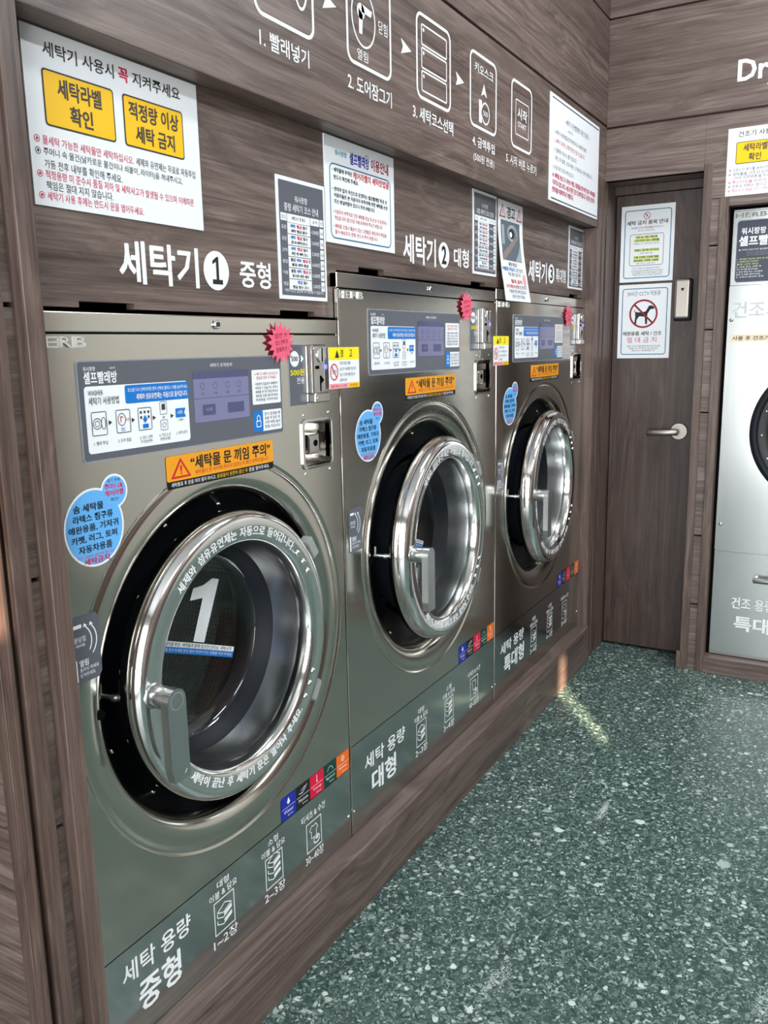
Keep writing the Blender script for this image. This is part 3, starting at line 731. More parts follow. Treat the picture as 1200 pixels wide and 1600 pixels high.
    pts = [(0.0215*math.cos(t), 0.0215*math.sin(t)) for t in [PI*i/16 for i in range(17)]]+[(-0.0215, -0.120), (-0.015, -0.145), (0.0195, -0.145), (0.0215, -0.140)]
    b.extrude_poly(pts, (hx, -0.0835, hz), UX, UZ, NY, 0.017, 'satin')
    P = Print(b, (hx, -0.0835, hz), UX, UZ, NY, 0.0003); P.ring(0, 0, 0.0155, 0.0012, 'grey_block', 1); P.line([(0.008, -0.135), (0.013, -0.128)], 0.0012, 'white', 1)
    b.build('handle', dr, label='satin grey lever handle')
    # latch rod on the left of the door
    b = MB(); lx = cx-0.286
    b.cyl((lx+0.01, 0.012, hz-0.004), (lx-0.002, 0.062, hz-0.004), 0.0048, 'satin', 16); b.cyl((lx+0.004, 0.026, hz-0.004), (lx+0.002, 0.034, hz-0.004), 0.008, 'satin', 6); b.cyl((lx-0.002, 0.058, hz-0.004), (lx-0.002, 0.058, hz+0.02), 0.004, 'satin', 12)
    b.build('latch', dr)
    for sgn, nm in ((1, 'hinge'), (-1, 'hinge')):
        a = math.radians(33*sgn-1); hxx, hzz = cx+0.302*math.cos(a), cz+0.302*math.sin(a)
        b = MB(); bm = bmesh.new(); bmesh.ops.create_cube(bm, size=1)
        for v in bm.verts: v.co = (v.co.x*0.026, v.co.y*0.026, v.co.z*0.050)
        bmesh.ops.bevel(bm, geom=bm.edges[:], offset=0.003, segments=2, affect='EDGES')
        bmesh.ops.rotate(bm, verts=bm.verts[:], cent=(0, 0, 0), matrix=Matrix.Rotation(-a, 3, 'Y'))
        bmesh.ops.translate(bm, verts=bm.verts[:], vec=(hxx, -0.008, hzz)); b.addbm(bm, 'grey_block')
        b.build(nm, dr, label='grey plastic hinge block')
    dr.location = Vector((hxp, off, cz))-ORIG[root]; dr.rotation_euler = (0, 0, math.radians(W['ajar']))
    # ---------------- stickers on the front
    ox0, oz0 = W['orange']; ow, oh = 0.306, 0.0585
    b = MB(); P = Print(b, (ox0, -0.0003, oz0), UX, UZ, NY, 0.0003)
    P.rect(0, 0, ow, oh, 'black_gloss', 1, 0.004); P.rect(0, 0.0135, ow, oh, 'orange', 2, 0.004)
    P.poly([(0.010, 0.018), (0.062, 0.018), (0.036, 0.054)], 'red', 3); P.poly([(0.018, 0.0215), (0.054, 0.0215), (0.036, 0.047)], 'orange', 4)
    P.poly([(0.0345, 0.029), (0.0375, 0.029), (0.0388, 0.040), (0.0332, 0.040)], 'red', 5); P.disc(0.036, 0.0258, 0.0018, 'red', 5, None, 10)
    P.text('“세탁물 문 끼임 주의”', 0.062, 0.0285, 0.296, 0.053, 'ink', 3, 0.04); P.text('세탁물이 문 사이에 끼이지 않았는지 확인 부탁드립니다.', 0.072, 0.0185, 0.292, 0.0270, 'red', 3, 0.008)
    P.text('세탁종료 후 문을 미리 열지 마시고,', 0.010, 0.003, 0.128, 0.011, 'white_vinyl', 3, 0.0); P.text('종료음이 완전히 끝난 후', 0.131, 0.003, 0.222, 0.011, 'yellow', 3, 0.0); P.text('문을 열어주세요.', 0.226, 0.003, 0.292, 0.011, 'white_vinyl', 3, 0.0)
    b.build('warning_sticker', root, label='orange and black warning sticker with red triangle')
    sxc, szc = W['star']; b = MB(); pts = []
    for i in range(32):
        rr = 0.047 if i % 2 == 0 else 0.0315
        rr *= (1.0 if (i//2) % 3 else 0.92); a = 2*PI*i/32; pts.append((rr*math.cos(a), rr*0.92*math.sin(a)))
    b.extrude_poly(pts, (sxc, -0.0075, szc), UX, UZ, NY, 0.0012, 'pink'); b.box(sxc-0.012, sxc+0.012, -0.0065, 0, szc-0.012, szc+0.012, 'pink')
    P = Print(b, (sxc, -0.0075, szc), UX, UZ, NY, 0.0003, math.radians(6))
    for t, za in (('잠깐 !!!', 0.010), ('코스 선택 후', -0.004), ('결제하기 !', -0.018)): P.text(t, -0.021, za, 0.021, za+0.010, 'maroon', 1, 0.01)
    b.build('star_sticker', root, label='pink starburst tag')
    bxc, bzc = W['blob']; b = MB(); P = Print(b, (bxc, -0.0003, bzc), UX, UZ, NY, 0.0003)
    for (q, mt, L) in ((0.0, 'white', 1), (-0.0035, 'skyblue', 2)):
        P.disc(0, 0, 0.0605+q, mt, L, 0.0635+q, 48); P.disc(0.045, 0.052, 0.0285+q, mt, L+0.45, None, 32)
    for i, t in enumerate(('솜 세탁물', '라텍스 침구류', '애완용품, 기저귀', '카펫, 러그, 토퍼', '자동차용품')):
        hw = (0.030, 0.040, 0.050, 0.046, 0.034)[i]; P.text(t, -hw-0.002-(0.008 if i == 0 else 0), 0.028-i*0.0165, hw-0.002-(0.008 if i == 0 else 0), 0.0405-i*0.0165, 'ink', 3, 0.03)
    P.text('기기 고장의 원인이 됩니다', -0.040, -0.047, 0.034, -0.0415, 'red', 3, 0.0); P.text('세탁금지', -0.027, -0.058, 0.024, -0.0475, 'red', 3, 0.03)
    P.text('넣기 전에', 0.032, 0.067, 0.058, 0.073, 'ink', 3, 0.01); P.text('주머니&', 0.025, 0.056, 0.064, 0.0655, 'tabred', 3, 0.03); P.text('케어라벨', 0.025, 0.045, 0.064, 0.0545, 'tabred', 3, 0.03); P.text('확인!', 0.036, 0.036, 0.053, 0.042, 'ink', 3, 0.01)
    b.build('notice_sticker', root, label='sky blue double-round sticker of banned laundry')
    gx, gz = W['grey']; b = MB(); P = Print(b, (gx, -0.0003, gz), UX, UZ, NY, 0.0003)
    if n == 1:
        sh = [(0, 0), (0.050, 0), (0.058, 0.008), (0.060, 0.100), (0.053, 0.110), (0, 0.110)]
    else: sh = rrect(0, 0, 0.062, 0.108, 0.006)
    P.poly(sh, 'slate', 1); P.rect(0.008, 0.091, 0.024, 0.097, 'white', 2, 0.001); P.rect(0.004, 0.004, 0.0095, 0.040, 'white', 2)
    for (ca, r0, a0, a1) in ((0.012, 0.030, -35, 50), (0.018, 0.034, -45, 42)):
        arc = [(ca+r0*math.cos(math.radians(a0+(a1-a0)*i/10)), 0.068+r0*math.sin(math.radians(a0+(a1-a0)*i/10))) for i in range(11)]; P.line(arc, 0.002, 'white_vinyl', 2)
        P.poly([(arc[-1][0]-0.004, arc[-1][1]), (arc[-1][0]+0.004, arc[-1][1]+0.001), (arc[-1][0]-0.002, arc[-1][1]+0.006)], 'white_vinyl', 2)
    P.text('문닫힘', 0.008, 0.068, 0.030, 0.077, 'white_vinyl', 2, 0.0); P.text('레버를', 0.010, 0.060, 0.028, 0.065, 'white_vinyl', 2, 0.0); P.text('열림', 0.014, 0.027, 0.032, 0.038, 'white_vinyl', 2, 0.02)
    P.text('돌려서 여세요', 0.014, 0.018, 0.052, 0.025, 'white_vinyl', 2, 0.0); P.text('당겨주세요', 0.014, 0.009, 0.044, 0.016, 'white_vinyl', 2, 0.0)
    b.build('lever_sticker', root, label='dark grey sticker with curved arrows')
    tx0 = x1-0.287
    for i, (mt, t1) in enumerate((('royal', 'Water'), ('ink', 'Motion'), ('tabred', 'Temp'), ('tabgreen', 'Speed'), ('taborange', 'Safety'))):
        b = MB(); P = Print(b, (tx0+i*0.0562, -0.0003, zs+0.0012), UX, UZ, NY, 0.0003)
        sh = rrect(0, 0, 0.0562, 0.0555)
        if i == 0: sh = [(0, 0), (0.0562, 0), (0.0562, 0.0555), (0.007, 0.0555), (0.002, 0.0535), (0, 0.0485)]
        P.poly(sh, mt, 1); P.line([(0.003, 0.0275), (0.0532, 0.0275)], 0.0009, 'white', 2)
        c2 = 0.028
        if i == 0: P.poly([(c2, 0.050), (c2-0.006, 0.038), (c2, 0.033), (c2+0.006, 0.038)], 'white', 2)
        elif i == 1: P.line([(0.012, 0.036), (0.026, 0.034), (0.044, 0.048)], 0.0016, 'white', 2); P.line([(0.020, 0.040), (0.036, 0.047)], 0.0016, 'white', 2)
        elif i == 2: P.line([(c2, 0.050), (c2, 0.036)], 0.0022, 'white', 2); P.disc(c2, 0.035, 0.0028, 'white', 2, None, 12)
        elif i == 3:
            P.line([(c2+0.011*math.cos(math.radians(k*20)), 0.035+0.011*math.sin(math.radians(k*20))) for k in range(10)], 0.0012, 'white', 2)
        else: P.ring(c2, 0.041, 0.007, 0.0016, 'white', 2, None, 20); P.ring(c2, 0.041, 0.003, 0.0012, 'white', 2, None, 16)
        P.text(t1, 0.010, 0.014, 0.046, 0.022, 'white_vinyl', 2, 0.0); P.text('free', 0.024, 0.005, 0.044, 0.009, 'white_vinyl', 2, 0.0)
        b.build('function_tab', root, label='%s tab with white symbol' % ('blue', 'black', 'red', 'dark green', 'orange')[i])
    # ---------------- capacity strip
    b = MB(); b.extrude_poly(rrect(xa, zb, xb, zs-0.0012), (0, 0, 0), UX, UZ, NY, 0.012, 'steel_strip')
    for (ux, uz) in ((xa+0.011, zb+0.062), (xb-0.011, zb+0.062)): b.dome((ux, 0, uz), 0.0042, 0.0028, (0, -1, 0), 'chrome', 12)
    P = Print(b, (0, 0, 0), UX, UZ, NY, 0.0004)
    A, B = W['cap']; K = W['icons']
    P.text('세탁 용량', A, B+0.078, A+W['capw'], B+0.120, 'white_vinyl', 1, 0.02); P.text(W['size'], A+0.034, B, A+0.034+W['sizew'], B+0.064, 'white_vinyl', 1, 0.04)
    for i, (kx, cap, t1, t2) in enumerate(K):
        hw = 0.031
        P.frame(kx-hw, W['kz'], kx+hw, W['kz']+0.074, 0.0022, 'white_vinyl', 1)
        z = W['kz']
        if i < 2:
            nl = 2+i
            for j in range(nl):
                zz = z+0.014+j*0.015
                P.line([(kx-0.022, zz+0.008), (kx-0.004, zz), (kx+0.022, zz+0.010)], 0.0020, 'white_vinyl', 1); P.line([(kx-0.022, zz+0.008), (kx-0.022, zz+0.016)], 0.0018, 'white_vinyl', 1)
                P.poly([(kx-0.002, zz+0.003), (kx+0.022, zz+0.011), (kx+0.022, zz+0.017), (kx-0.002, zz+0.010)], 'white_vinyl', 1)
            zz = z+0.014+nl*0.015; P.line([(kx-0.022, zz+0.004), (kx+0.002, zz+0.016), (kx+0.022, zz+0.006), (kx-0.004, zz-0.004), (kx-0.022, zz+0.004)], 0.0020, 'white_vinyl', 1)
        else:
            P.line([(kx-0.018, z+0.052), (kx-0.008, z+0.062), (kx, z+0.058), (kx+0.008, z+0.062), (kx+0.016, z+0.050), (kx+0.009, z+0.046), (kx+0.009, z+0.030), (kx-0.011, z+0.030), (kx-0.011, z+0.046), (kx-0.018, z+0.052)], 0.0018, 'white_vinyl', 1)
            P.ring(kx+0.010, z+0.022, 0.013, 0.0016, 'white_vinyl', 1, 0.010); P.ring(kx+0.010, z+0.018, 0.013, 0.0016, 'white_vinyl', 1, 0.009); P.disc(kx+0.012, z+0.025, 0.006, 'white_vinyl', 1)
        P.text(cap, kx-0.037, W['kz']-0.029, kx+0.037, W['kz']-0.005, 'white_vinyl', 1, 0.01)
        if i < 2: P.text(t1, kx-0.018, z+0.099, kx+0.018, z+0.115, 'white_vinyl', 1, 0.01); P.text(t2, kx-0.042, z+0.079, kx+0.042, z+0.095, 'white_vinyl', 1, 0.008)
        else: P.text(t2, kx-0.048, z+0.083, kx+0.048, z+0.101, 'white_vinyl', 1, 0.01)
    b.build('capacity_strip', root, label='lower grey-green steel strip with white capacity lettering')
    return root

W1 = dict(n=1, x0=-0.830, x1=0.0, zs=0.3548, zg=1.4175, zt=1.4497, c=(-0.412, 0.797), key=-0.414, panel=-0.7432, coin=0.1274, ret=0.1565, retz=1.2375, off=0.0, ajar=0.0,
          orange=(-0.566, 1.1475), star=(-0.2238, 1.4005), blob=(-0.7315, 1.1135), grey=(-0.7995, 0.868), cap=(-0.7555, 0.208), capw=0.172, size='중형', sizew=0.106, kz=0.2265,
          icons=((-0.486, '1~2장', '대형', '이불 & 담요'), (-0.3195, '2~3장', '소형', '이불 & 담요'), (-0.165, '30~40장', '', '티셔츠 & 수건')),
          label='leftmost washing machine with chrome door and white figure 1, medium size')
W2 = dict(n=2, x0=0.0, x1=0.93, zs=0.4060, zg=1.5205, zt=1.5555, c=(0.466, 0.855), key=0.4627, panel=0.1300, coin=0.1376, ret=0.1635, retz=1.3487, off=-0.012, ajar=2.6,
          orange=(0.3155, 1.2487), star=(0.6907, 1.4995), blob=(0.1230, 1.1760), grey=(0.0220, 0.9015), cap=(0.0700, 0.232), capw=0.216, size='대형', sizew=0.128, kz=0.2495,
          icons=((0.386, '2~3장', '대형', '이불 & 담요'), (0.5715, '3~4장', '소형', '이불 & 담요'), (0.7625, '40~50장', '', '티셔츠 & 수건')),
          label='middle washing machine with ajar chrome door, between the other two washers')
W3 = dict(n=3, x0=0.93, x1=1.886, zs=0.4050, zg=1.5295, zt=1.5645, c=(1.390, 0.861), key=1.4053, panel=1.0760, coin=0.1240, ret=0.1640, retz=1.3515, off=-0.012, ajar=2.2,
          orange=(1.2490, 1.2570), star=(1.6510, 1.4915), blob=(1.0540, 1.1840), grey=(0.9460, 0.9060), cap=(0.9900, 0.236), capw=0.226, size='특대형', sizew=0.196, kz=0.2490,
          icons=((1.326, '3~4장', '대형', '이불 & 담요'), (1.512, '4~5장', '소형', '이불 & 담요'), (1.700, '50~60장', '', '티셔츠 & 수건')),
          label='rightmost washing machine, extra large, beside the post next to the wooden door')
for W in (W1, W2, W3): washer(W)

# yellow notice cards stuck to the side of the coin acceptors
for i, (x, z0, lab) in enumerate(((-0.0745, 1.2985, 'yellow and white camera notice card at the coin acceptor of the leftmost washer'),
                                  (0.8565, 1.3245, 'yellow and white camera notice card at the coin acceptor of the middle washer'))):
    b = MB(); wd, hg = 0.1265, 0.0910
    b.extrude_poly(rrect(0, 0, wd, hg), (x, -0.0225, z0), UX, UZ, NY, 0.0010, 'white')
    P = Print(b, (x, -0.0225, z0), UX, UZ, NY, 0.0003)
    P.rect(0, 0.0635, wd, hg, 'lemon', 1); P.rect(0, 0, wd*0.62, 0.0115, 'salmon', 1); P.rect(wd*0.62, 0, wd, 0.0115, 'yellow', 1)
    P.poly([(0.024, 0.068), (0.042, 0.068), (0.033, 0.086)], 'ink', 2); P.text('경', 0.046, 0.069, 0.058, 0.086, 'ink', 2, 0.02); P.text('고', 0.084, 0.070, 0.096, 0.085, 'ink', 2, 0.02)
    P.ring(0.0195, 0.037, 0.0165, 0.0028, 'tabred', 2, 0.0185); P.text('CCTV', 0.009, 0.033, 0.030, 0.041, 'darkink', 2, 0.0); P.line([(0.010, 0.050), (0.029, 0.024)], 0.0028, 'tabred', 3)
    for k, t in enumerate(('이곳은 절도 예방', 'CCTV 녹화중 입니다', '도난 시 형사처벌 됩니다', '관리자')): P.text(t, 0.042, 0.052-k*0.0125, (0.088, 0.112, 0.108, 0.072)[k], 0.0595-k*0.0125, 'darkink', 2, 0.0)
    P.text('절도행위 시 고발', 0.006, 0.003, 0.070, 0.0085, 'maroon', 2, 0.0); P.text('녹화중', 0.084, 0.003, 0.116, 0.0085, 'maroon', 2, 0.0)
    tag(b.build('notice_card', origin=(x+wd/2, -0.0225, z0)), lab, 'notice', 'yellow notice cards on the coin acceptors')

# ------------------------------------------------------------------ tumble dryer in the back wall
def dryer(y0, label, num):
    XF = XB+0.038
    y1 = y0-0.80; root = empty('tumble_dryer', (XF+0.4, (y0+y1)/2, 0.072))
    tag(root, label, 'tumble dryer')
    yc, zc, Rr = y0-0.400, 1.033, 0.292
    b = MB(); b.box(XF+0.004, XF+0.36, y1+0.002, y0-0.002, 0.074, 1.885, 'steel_dryer'); b.build('cabinet', root)
    b = MB(); b.box(XF, XF+0.004, y1, y0, 1.600, 1.880, 'steel_dryer', 0.0015, 1); top = b.build('control_fascia', root)
    b = MB(); P = Print(b, (XF-0.0002, y0-0.008, 1.855), UYN, UZ, NX, 0.0004)
    P.text('HERB', 0, 0.0, 0.112, 0.017, 'grey_block', 1, 0.02); b.build('maker_letters', top)
    b = MB(); P = Print(b, (XF, y0-0.0155, 1.611), UYN, UZ, NX, 0.0004)
    P.rect(0, 0, 0.62, 0.234, 'slate_edge', 1, 0.014); P.rect(0.0025, 0.0025, 0.6175, 0.2315, 'slate_dark', 2, 0.012)
    P.text('워시팡팡', 0.017, 0.180, 0.105, 0.205, 'white_vinyl', 3, 0.02); P.text('셀프빨래방', 0.010, 0.137, 0.185, 0.174, 'white_vinyl', 3, 0.04)
    P.text('▲ 이곳은 24시 무인 셀프빨래방입니다', 0.010, 0.120, 0.150, 0.126, 'white_vinyl', 3, 0.0)
    for i in range(3): P.text('이용 안내 사항을 확인해 주세요', 0.040, 0.112-i*0.006, 0.125, 0.1155-i*0.006, 'slate_edge', 3, 0.0)
    for i, (t, mt, wd) in enumerate((('1. 세탁물 건조량 선택 후 적정량 투입', 'highlight', 0.150), ('2. 세탁물 필터 먼지제거', 'highlight', 0.078), ('    품목 선택 확인', 'highlight', 0.078), ('3. 건조 온도 선택 후', 'white_vinyl', 0.090), ('    시간 추가를 눌러주세요', 'white_vinyl', 0.078), ('4. 동전 투입 또는 카드결제', 'white_vinyl', 0.094), ('    종료 후 문을 열어주세요', 'white_vinyl', 0.088), ('    ※ 고장시 관리자 연락', 'white_vinyl', 0.100))):
        P.text(t, 0.006, 0.085-i*0.0096, 0.006+wd, 0.091-i*0.0096, mt, 3, 0.0)
    b.build('instruction_panel', top, label='dark slate panel with white lettering')
    # main panel with the round opening of the door
    b = MB(); b.extrude_poly(rrect(-y0, 0.5315, -y1, 1.5975), (XF, 0, 0), UYN, UZ, NX, 0.004, 'steel_dryer')
    for (dy, dz) in ((0.014, 1.468), (0.018, 0.640)): b.dome((XF, y0-dy, dz), 0.0075, 0.005, NX, 'satin', 16)
    P = Print(b, (XF, y0, 0), UYN, UZ, NX, 0.0004)
    P.text('건조기', 0.016, 1.474, 0.190, 1.538, 'faintgrey', 1, 0.03); P.disc(0.235, 1.506, 0.036, 'faintgrey', 1); P.text(str(num), 0.224, 1.485, 0.246, 1.527, 'white', 2, 0.04)
    b.build('front_panel', root)
    b = MB(); P = Print(b, (XF, y0, 0), UYN, UZ, NX, 0.0004); P.rect(0.016, 1.383, 0.34, 1.411, 'cream', 1, 0.003); P.text('사용 후 건조기 문을 열어 주세요', 0.021, 1.389, 0.325, 1.405, 'darkink', 2, 0.02)
    b.build('tape_label', root, label='beige tape with black lettering')
    b = MB(); C = (XF, yc, zc)
    b.lathe([(Rr, 0.0), (Rr, -0.020), (Rr-0.008, -0.030), (Rr-0.024, -0.032), (Rr-0.030, -0.026), (Rr-0.032, -0.020)], C, 'black_rubber', 96, True, 'x')
    dr = b.build('door', root, label='black round dryer door')
    b = MB(); b.lathe([(Rr-0.032, -0.020), (Rr-0.10, -0.019), (Rr-0.105, -0.010)], C, 'black_gloss', 96, True, 'x')
    for i in range(16):
        a = math.radians(i*22.5+4); b.dome((XF-0.0198, yc-(Rr-0.046)*math.cos(a), zc+(Rr-0.046)*math.sin(a)), 0.0055, 0.0045, NX, 'chrome', 12)
    b.build('door_plate', dr)
    b = MB(); b.lathe([(Rr-0.105, -0.010), (Rr-0.13, 0.0), (0.10, -0.006), (0.001, -0.009)], C, 'black_gloss', 64, True, 'x'); b.build('door_window', dr)
    b = MB(); b.box(XF, XF+0.004, y1, y0, 0.074, 0.5265, 'steel_dryer', 0.0015, 1)
    P = Print(b, (XF, y0, 0), UYN, UZ, NX, 0.0004)
    P.text('건조 용량', 0.079, 0.285, 0.245, 0.334, 'white_vinyl', 1, 0.02); P.text('특대형', 0.094, 0.190, 0.300, 0.254, 'white_vinyl', 1, 0.04)
    low = b.build('lower_door', root, label='lower steel panel with white lettering')
    b = MB(); b.cyl((XF-0.026, y0-0.158, 0.422), (XF-0.026, y0-0.34, 0.422), 0.0125, 'satin', 24, None, 0.004)
    for yy in (y0-0.166, y0-0.33): b.cyl((XF, yy, 0.422), (XF-0.026, yy, 0.422), 0.011, 'satin', 20)
    b.build('pull_handle', low)
dryer(-0.535, 'steel tumble dryer with round black door, right of the wooden door', 4)

# black sheet standing in for the shade behind the dryer opening
b = MB(); b.box(XB+0.045, XB+0.05, -2.3, -0.49, 0.0, 1.93, 'void'); struct(b.build('dryer_gap_shade'))

# ------------------------------------------------------------------ signs on the washer wall
def board(name, x0, z0, x1, z1, y, label, cat, mat='white', group=None, th=0.003):
    b = MB(); b.extrude_poly(rrect(0, 0, x1-x0, z1-z0), (x0, y-th, z0), UX, UZ, NY, th-0.0002, mat)
    return b, Print(b, (x0, y-th, z0), UX, UZ, NY, 0.0004), lambda: tag(b.build(name, origin=((x0+x1)/2, y, z0)), label, cat, group)
def rules_sheet(P, first, wd, hg, lines, dryer_=False):
    k = wd/0.361
    def X(x): return x*k
    P.text(first, X(0.036), 0.2095, X(0.170), 0.2300, 'darkink', 1, 0.02); P.text('꼭', X(0.1795), 0.2095, X(0.2000), 0.2300, 'magenta', 1, 0.04); P.text('지켜주세요', X(0.2090), 0.2095, X(0.3180), 0.2300, 'darkink', 1, 0.02)
    for (a, b_, t1, t2, i1, i2) in ((0.0305, 0.1655, '세탁라벨', '확인', 0.026, 0.046), (0.184, 0.3215, '적정량 이상', '세탁 금지', 0.012, 0.024)):
        P.rect(X(a), 0.1135, X(b_), 0.1925, 'darkink', 1, 0.006); P.rect(X(a+0.0026), 0.1161, X(b_-0.0026), 0.1899, 'yellow', 2, 0.004)
        P.text(t1, X(a+i1), 0.1565, X(b_-i1), 0.1835, 'darkink', 3, 0.03); P.text(t2, X(a+i2), 0.1225, X(b_-i2), 0.1490, 'darkink', 3, 0.03)
    for (x0, x1, z, t, mt, bullet) in lines:
        P.text(t, X(x0), z, X(x1), z+0.0125, mt, 1, 0.012)
        if bullet:
            P.ring(X(0.013), z+0.0062, 0.0050, 0.0010, mt, 1, None, 18); P.disc(X(0.013), z+0.0062, 0.0022, mt, 1, None, 10)
b, P, done = board('rules_poster', -0.7750, 1.6015, -0.4140, 1.8465, YW, 'large white rules poster with two yellow boxes, at the far left above the first washer', 'poster')
rules_sheet(P, '세탁기 사용시', 0.361, 0.245, [
    (0.0225, 0.200, 0.0865, '물세탁 가능한 세탁물만 세탁하십시오.', 'magenta', True), (0.205, 0.346, 0.0865, '세제와 유연제는 무료로 자동투입', 'darkink', False),
    (0.0225, 0.312, 0.0700, '주머니 속 물건(날카로운 물건이나 쇠붙이, 라이터)을 꺼내주시고,', 'darkink', True), (0.0225, 0.172, 0.0535, '가동 전후 내부를 확인해 주세요.', 'darkink', False),
    (0.0225, 0.338, 0.0385, '적정용량 미 준수시 품질 저하 및 세탁사고가 발생될 수 있으며 이에따른', 'magenta', True), (0.0225, 0.150, 0.0235, '책임은 절대 지지 않습니다.', 'darkink', False),
    (0.0225, 0.215, 0.0085, '세탁기 사용 후에는 반드시 문을 열어두세요.', 'magenta', True)])
done()

def course_sheet(x0, z0, x1, z1, size, label):
    b, P, done = board('course_chart', x0, z0, x1, z1, YW, label, 'chart', 'white', 'wash course charts')
    w_, h_ = x1-x0, z1-z0; sx_ = w_/0.176
    X = lambda x: x*sx_
    P.rect(X(0.007), 0.008, X(0.169), h_-0.008, 'slate', 1)
    P.text('워시팡팡', X(0.062), h_-0.047, X(0.108), h_-0.034, 'white_vinyl', 2, 0.01); P.text(size+' 세탁기 코스 안내', X(0.024), h_-0.067, X(0.148), h_-0.051, 'white_vinyl', 2, 0.015)
    zt_ = h_-0.072
    P.rect(X(0.010), zt_-0.015, X(0.031), zt_, 'white', 2); P.rect(X(0.0325), zt_-0.017, X(0.1155), zt_, 'white', 2); P.rect(X(0.117), zt_-0.015, X(0.150), zt_, 'white', 2); P.rect(X(0.152), zt_-0.015, X(0.166), zt_, 'white', 2)
    P.text('코스', X(0.013), zt_-0.011, X(0.028), zt_-0.004, 'darkink', 3, 0.0); P.text('세탁코스 및 용도', X(0.048), zt_-0.0115, X(0.098), zt_-0.004, 'darkink', 3, 0.01); P.text('금 액', X(0.125), zt_-0.011, X(0.142), zt_-0.004, 'darkink', 3, 0.01); P.text('시간', X(0.154), zt_-0.011, X(0.164), zt_-0.004, 'darkink', 3, 0.0)
    rh = 0.0226; zz = zt_-0.0175
    rows = (('표준', '세탁·헹굼·탈수', '4,500원'), ('표준', '온수세탁코스', '5,000원'), ('강력', '찌든 때 세탁 코스', '5,500원'), ('불림', '불림·세탁·헹굼', '6,000원'), ('이불', '침구류 대량 세탁', '6,500원'), ('헹굼', '헹굼 탈수 코스', '3,000원'))
    for i, (a, t, pr) in enumerate(rows):
        z = zz-i*rh
        P.rect(X(0.0325), z-rh+0.001, X(0.1155), z-0.0005, 'white', 2)
        P.rect(X(0.152), z-rh+0.002, X(0.166), z-0.001, 'white', 2); P.text('%d분' % (30+5*i), X(0.154), z-0.015, X(0.164), z-0.008, 'darkink', 3, 0.0)
        P.text(a, X(0.012), z-0.014, X(0.029), z-0.0065, 'white_vinyl', 2, 0.0)
        q = 0.042 if i < 3 else 0.040
        if i < 5:
            if i > 2: P.text('불림', X(0.040), z-0.0095, X(0.056), z-0.0025, 'ink', 3, 0.02); q = 0.060
            P.text('세탁', X(q), z-0.0095, X(q+0.018), z-0.0025, 'blue', 3, 0.03); P.text('헹굼', X(q+0.023), z-0.0095, X(q+0.042), z-0.0025, 'tabred', 3, 0.03); P.text('탈수', X(q+0.046), z-0.0095, X(min(q+0.062, 0.112)), z-0.0025, 'ink', 3, 0.02)
        else: P.text('헹굼', X(0.062), z-0.0095, X(0.080), z-0.0025, 'blue', 3, 0.03); P.text('탈수', X(0.084), z-0.0095, X(0.098), z-0.0025, 'ink', 3, 0.02)
        P.text(t, X(0.044), z-0.019, X(0.104), z-0.0125, 'ink', 3, 0.02); P.text(pr, X(0.120), z-0.016, X(0.148), z-0.0065, 'white_vinyl', 2, 0.0)
    P.text('*세탁 시간은 옵션에 따라 변동될 수 있습니다', X(0.014), 0.014, X(0.160), 0.0215, 'white_vinyl', 2, 0.0)
    done()
course_sheet(-0.1900, 1.4905, -0.0150, 1.7345, '중형', 'slate grey wash course chart hanging low above the first washer, left of the blue-bordered notice')
course_sheet(0.7850, 1.6015, 0.9660, 1.8455, '대형', 'slate grey wash course chart above the middle washer, left of the warning with a photo')
course_sheet(1.7045, 1.6030, 1.8895, 1.8400, '특대형', 'slate grey wash course chart in the corner above the rightmost washer')

b, P, done = board('usage_notice', -0.0105, 1.6200, 0.3000, 1.8462, YW, 'white usage notice with rounded blue border and red title, above the middle washer', 'poster')
P.frame(0.018, 0.010, 0.292, 0.171, 0.003, 'teal', 1, 0.016)
P.text('워시팡팡', 0.042, 0.189, 0.092, 0.201, 'aqua', 1, 0.02); P.text('셀프빨래방', 0.104, 0.179, 0.190, 0.205, 'royal', 1, 0.05); P.text('24시', 0.172, 0.207, 0.188, 0.212, 'royal', 1, 0.0); P.text('이용안내', 0.199, 0.180, 0.282, 0.206, 'maroon', 1, 0.05)
P.text('• 세탁물에 부착된', 0.028, 0.1525, 0.112, 0.1625, 'ink', 1, 0.02); P.text('케어라벨의 세탁방법을', 0.117, 0.1485, 0.284, 0.1655, 'red', 1, 0.025); P.text('반드시 확인해 주세요.', 0.035, 0.1370, 0.140, 0.1470, 'ink', 1, 0.02)
for i, (t, x1_) in enumerate((('• 관리자 없이 무인으로 운영되는 셀프빨래방 특성 상', 0.273), ('이용자들은 본 이용자의 부주의에 의한 세탁물 손상', 0.276), ('또는 분실위험이 있으니 주의 바랍니다.', 0.214))): P.text(t, 0.028 if i == 0 else 0.035, 0.1120-i*0.0130, x1_, 0.1215-i*0.0130, 'ink', 1, 0.02)
for i, (t, x1_) in enumerate((('• 이용자의 부주의로 인한 세탁물 분실 및 손상 시 운영자는', 0.272), ('책임을 지지 않으므로 이에 유의하여 주시기 바랍니다.', 0.250))): P.text(t, 0.028 if i == 0 else 0.035, 0.0635-i*0.0130, x1_, 0.0730-i*0.0130, 'red', 1, 0.012)
for i, (t, x1_) in enumerate((('• 세탁물 오염시 훼손이 있는 오염물은 제공자의 책임을', 0.268), ('물어 배상조치, 변제, 반드시 주의 바랍니다.', 0.226))): P.text(t, 0.028 if i == 0 else 0.035, 0.0330-i*0.0130, x1_, 0.0425-i*0.0130, 'red', 1, 0.012)
done()

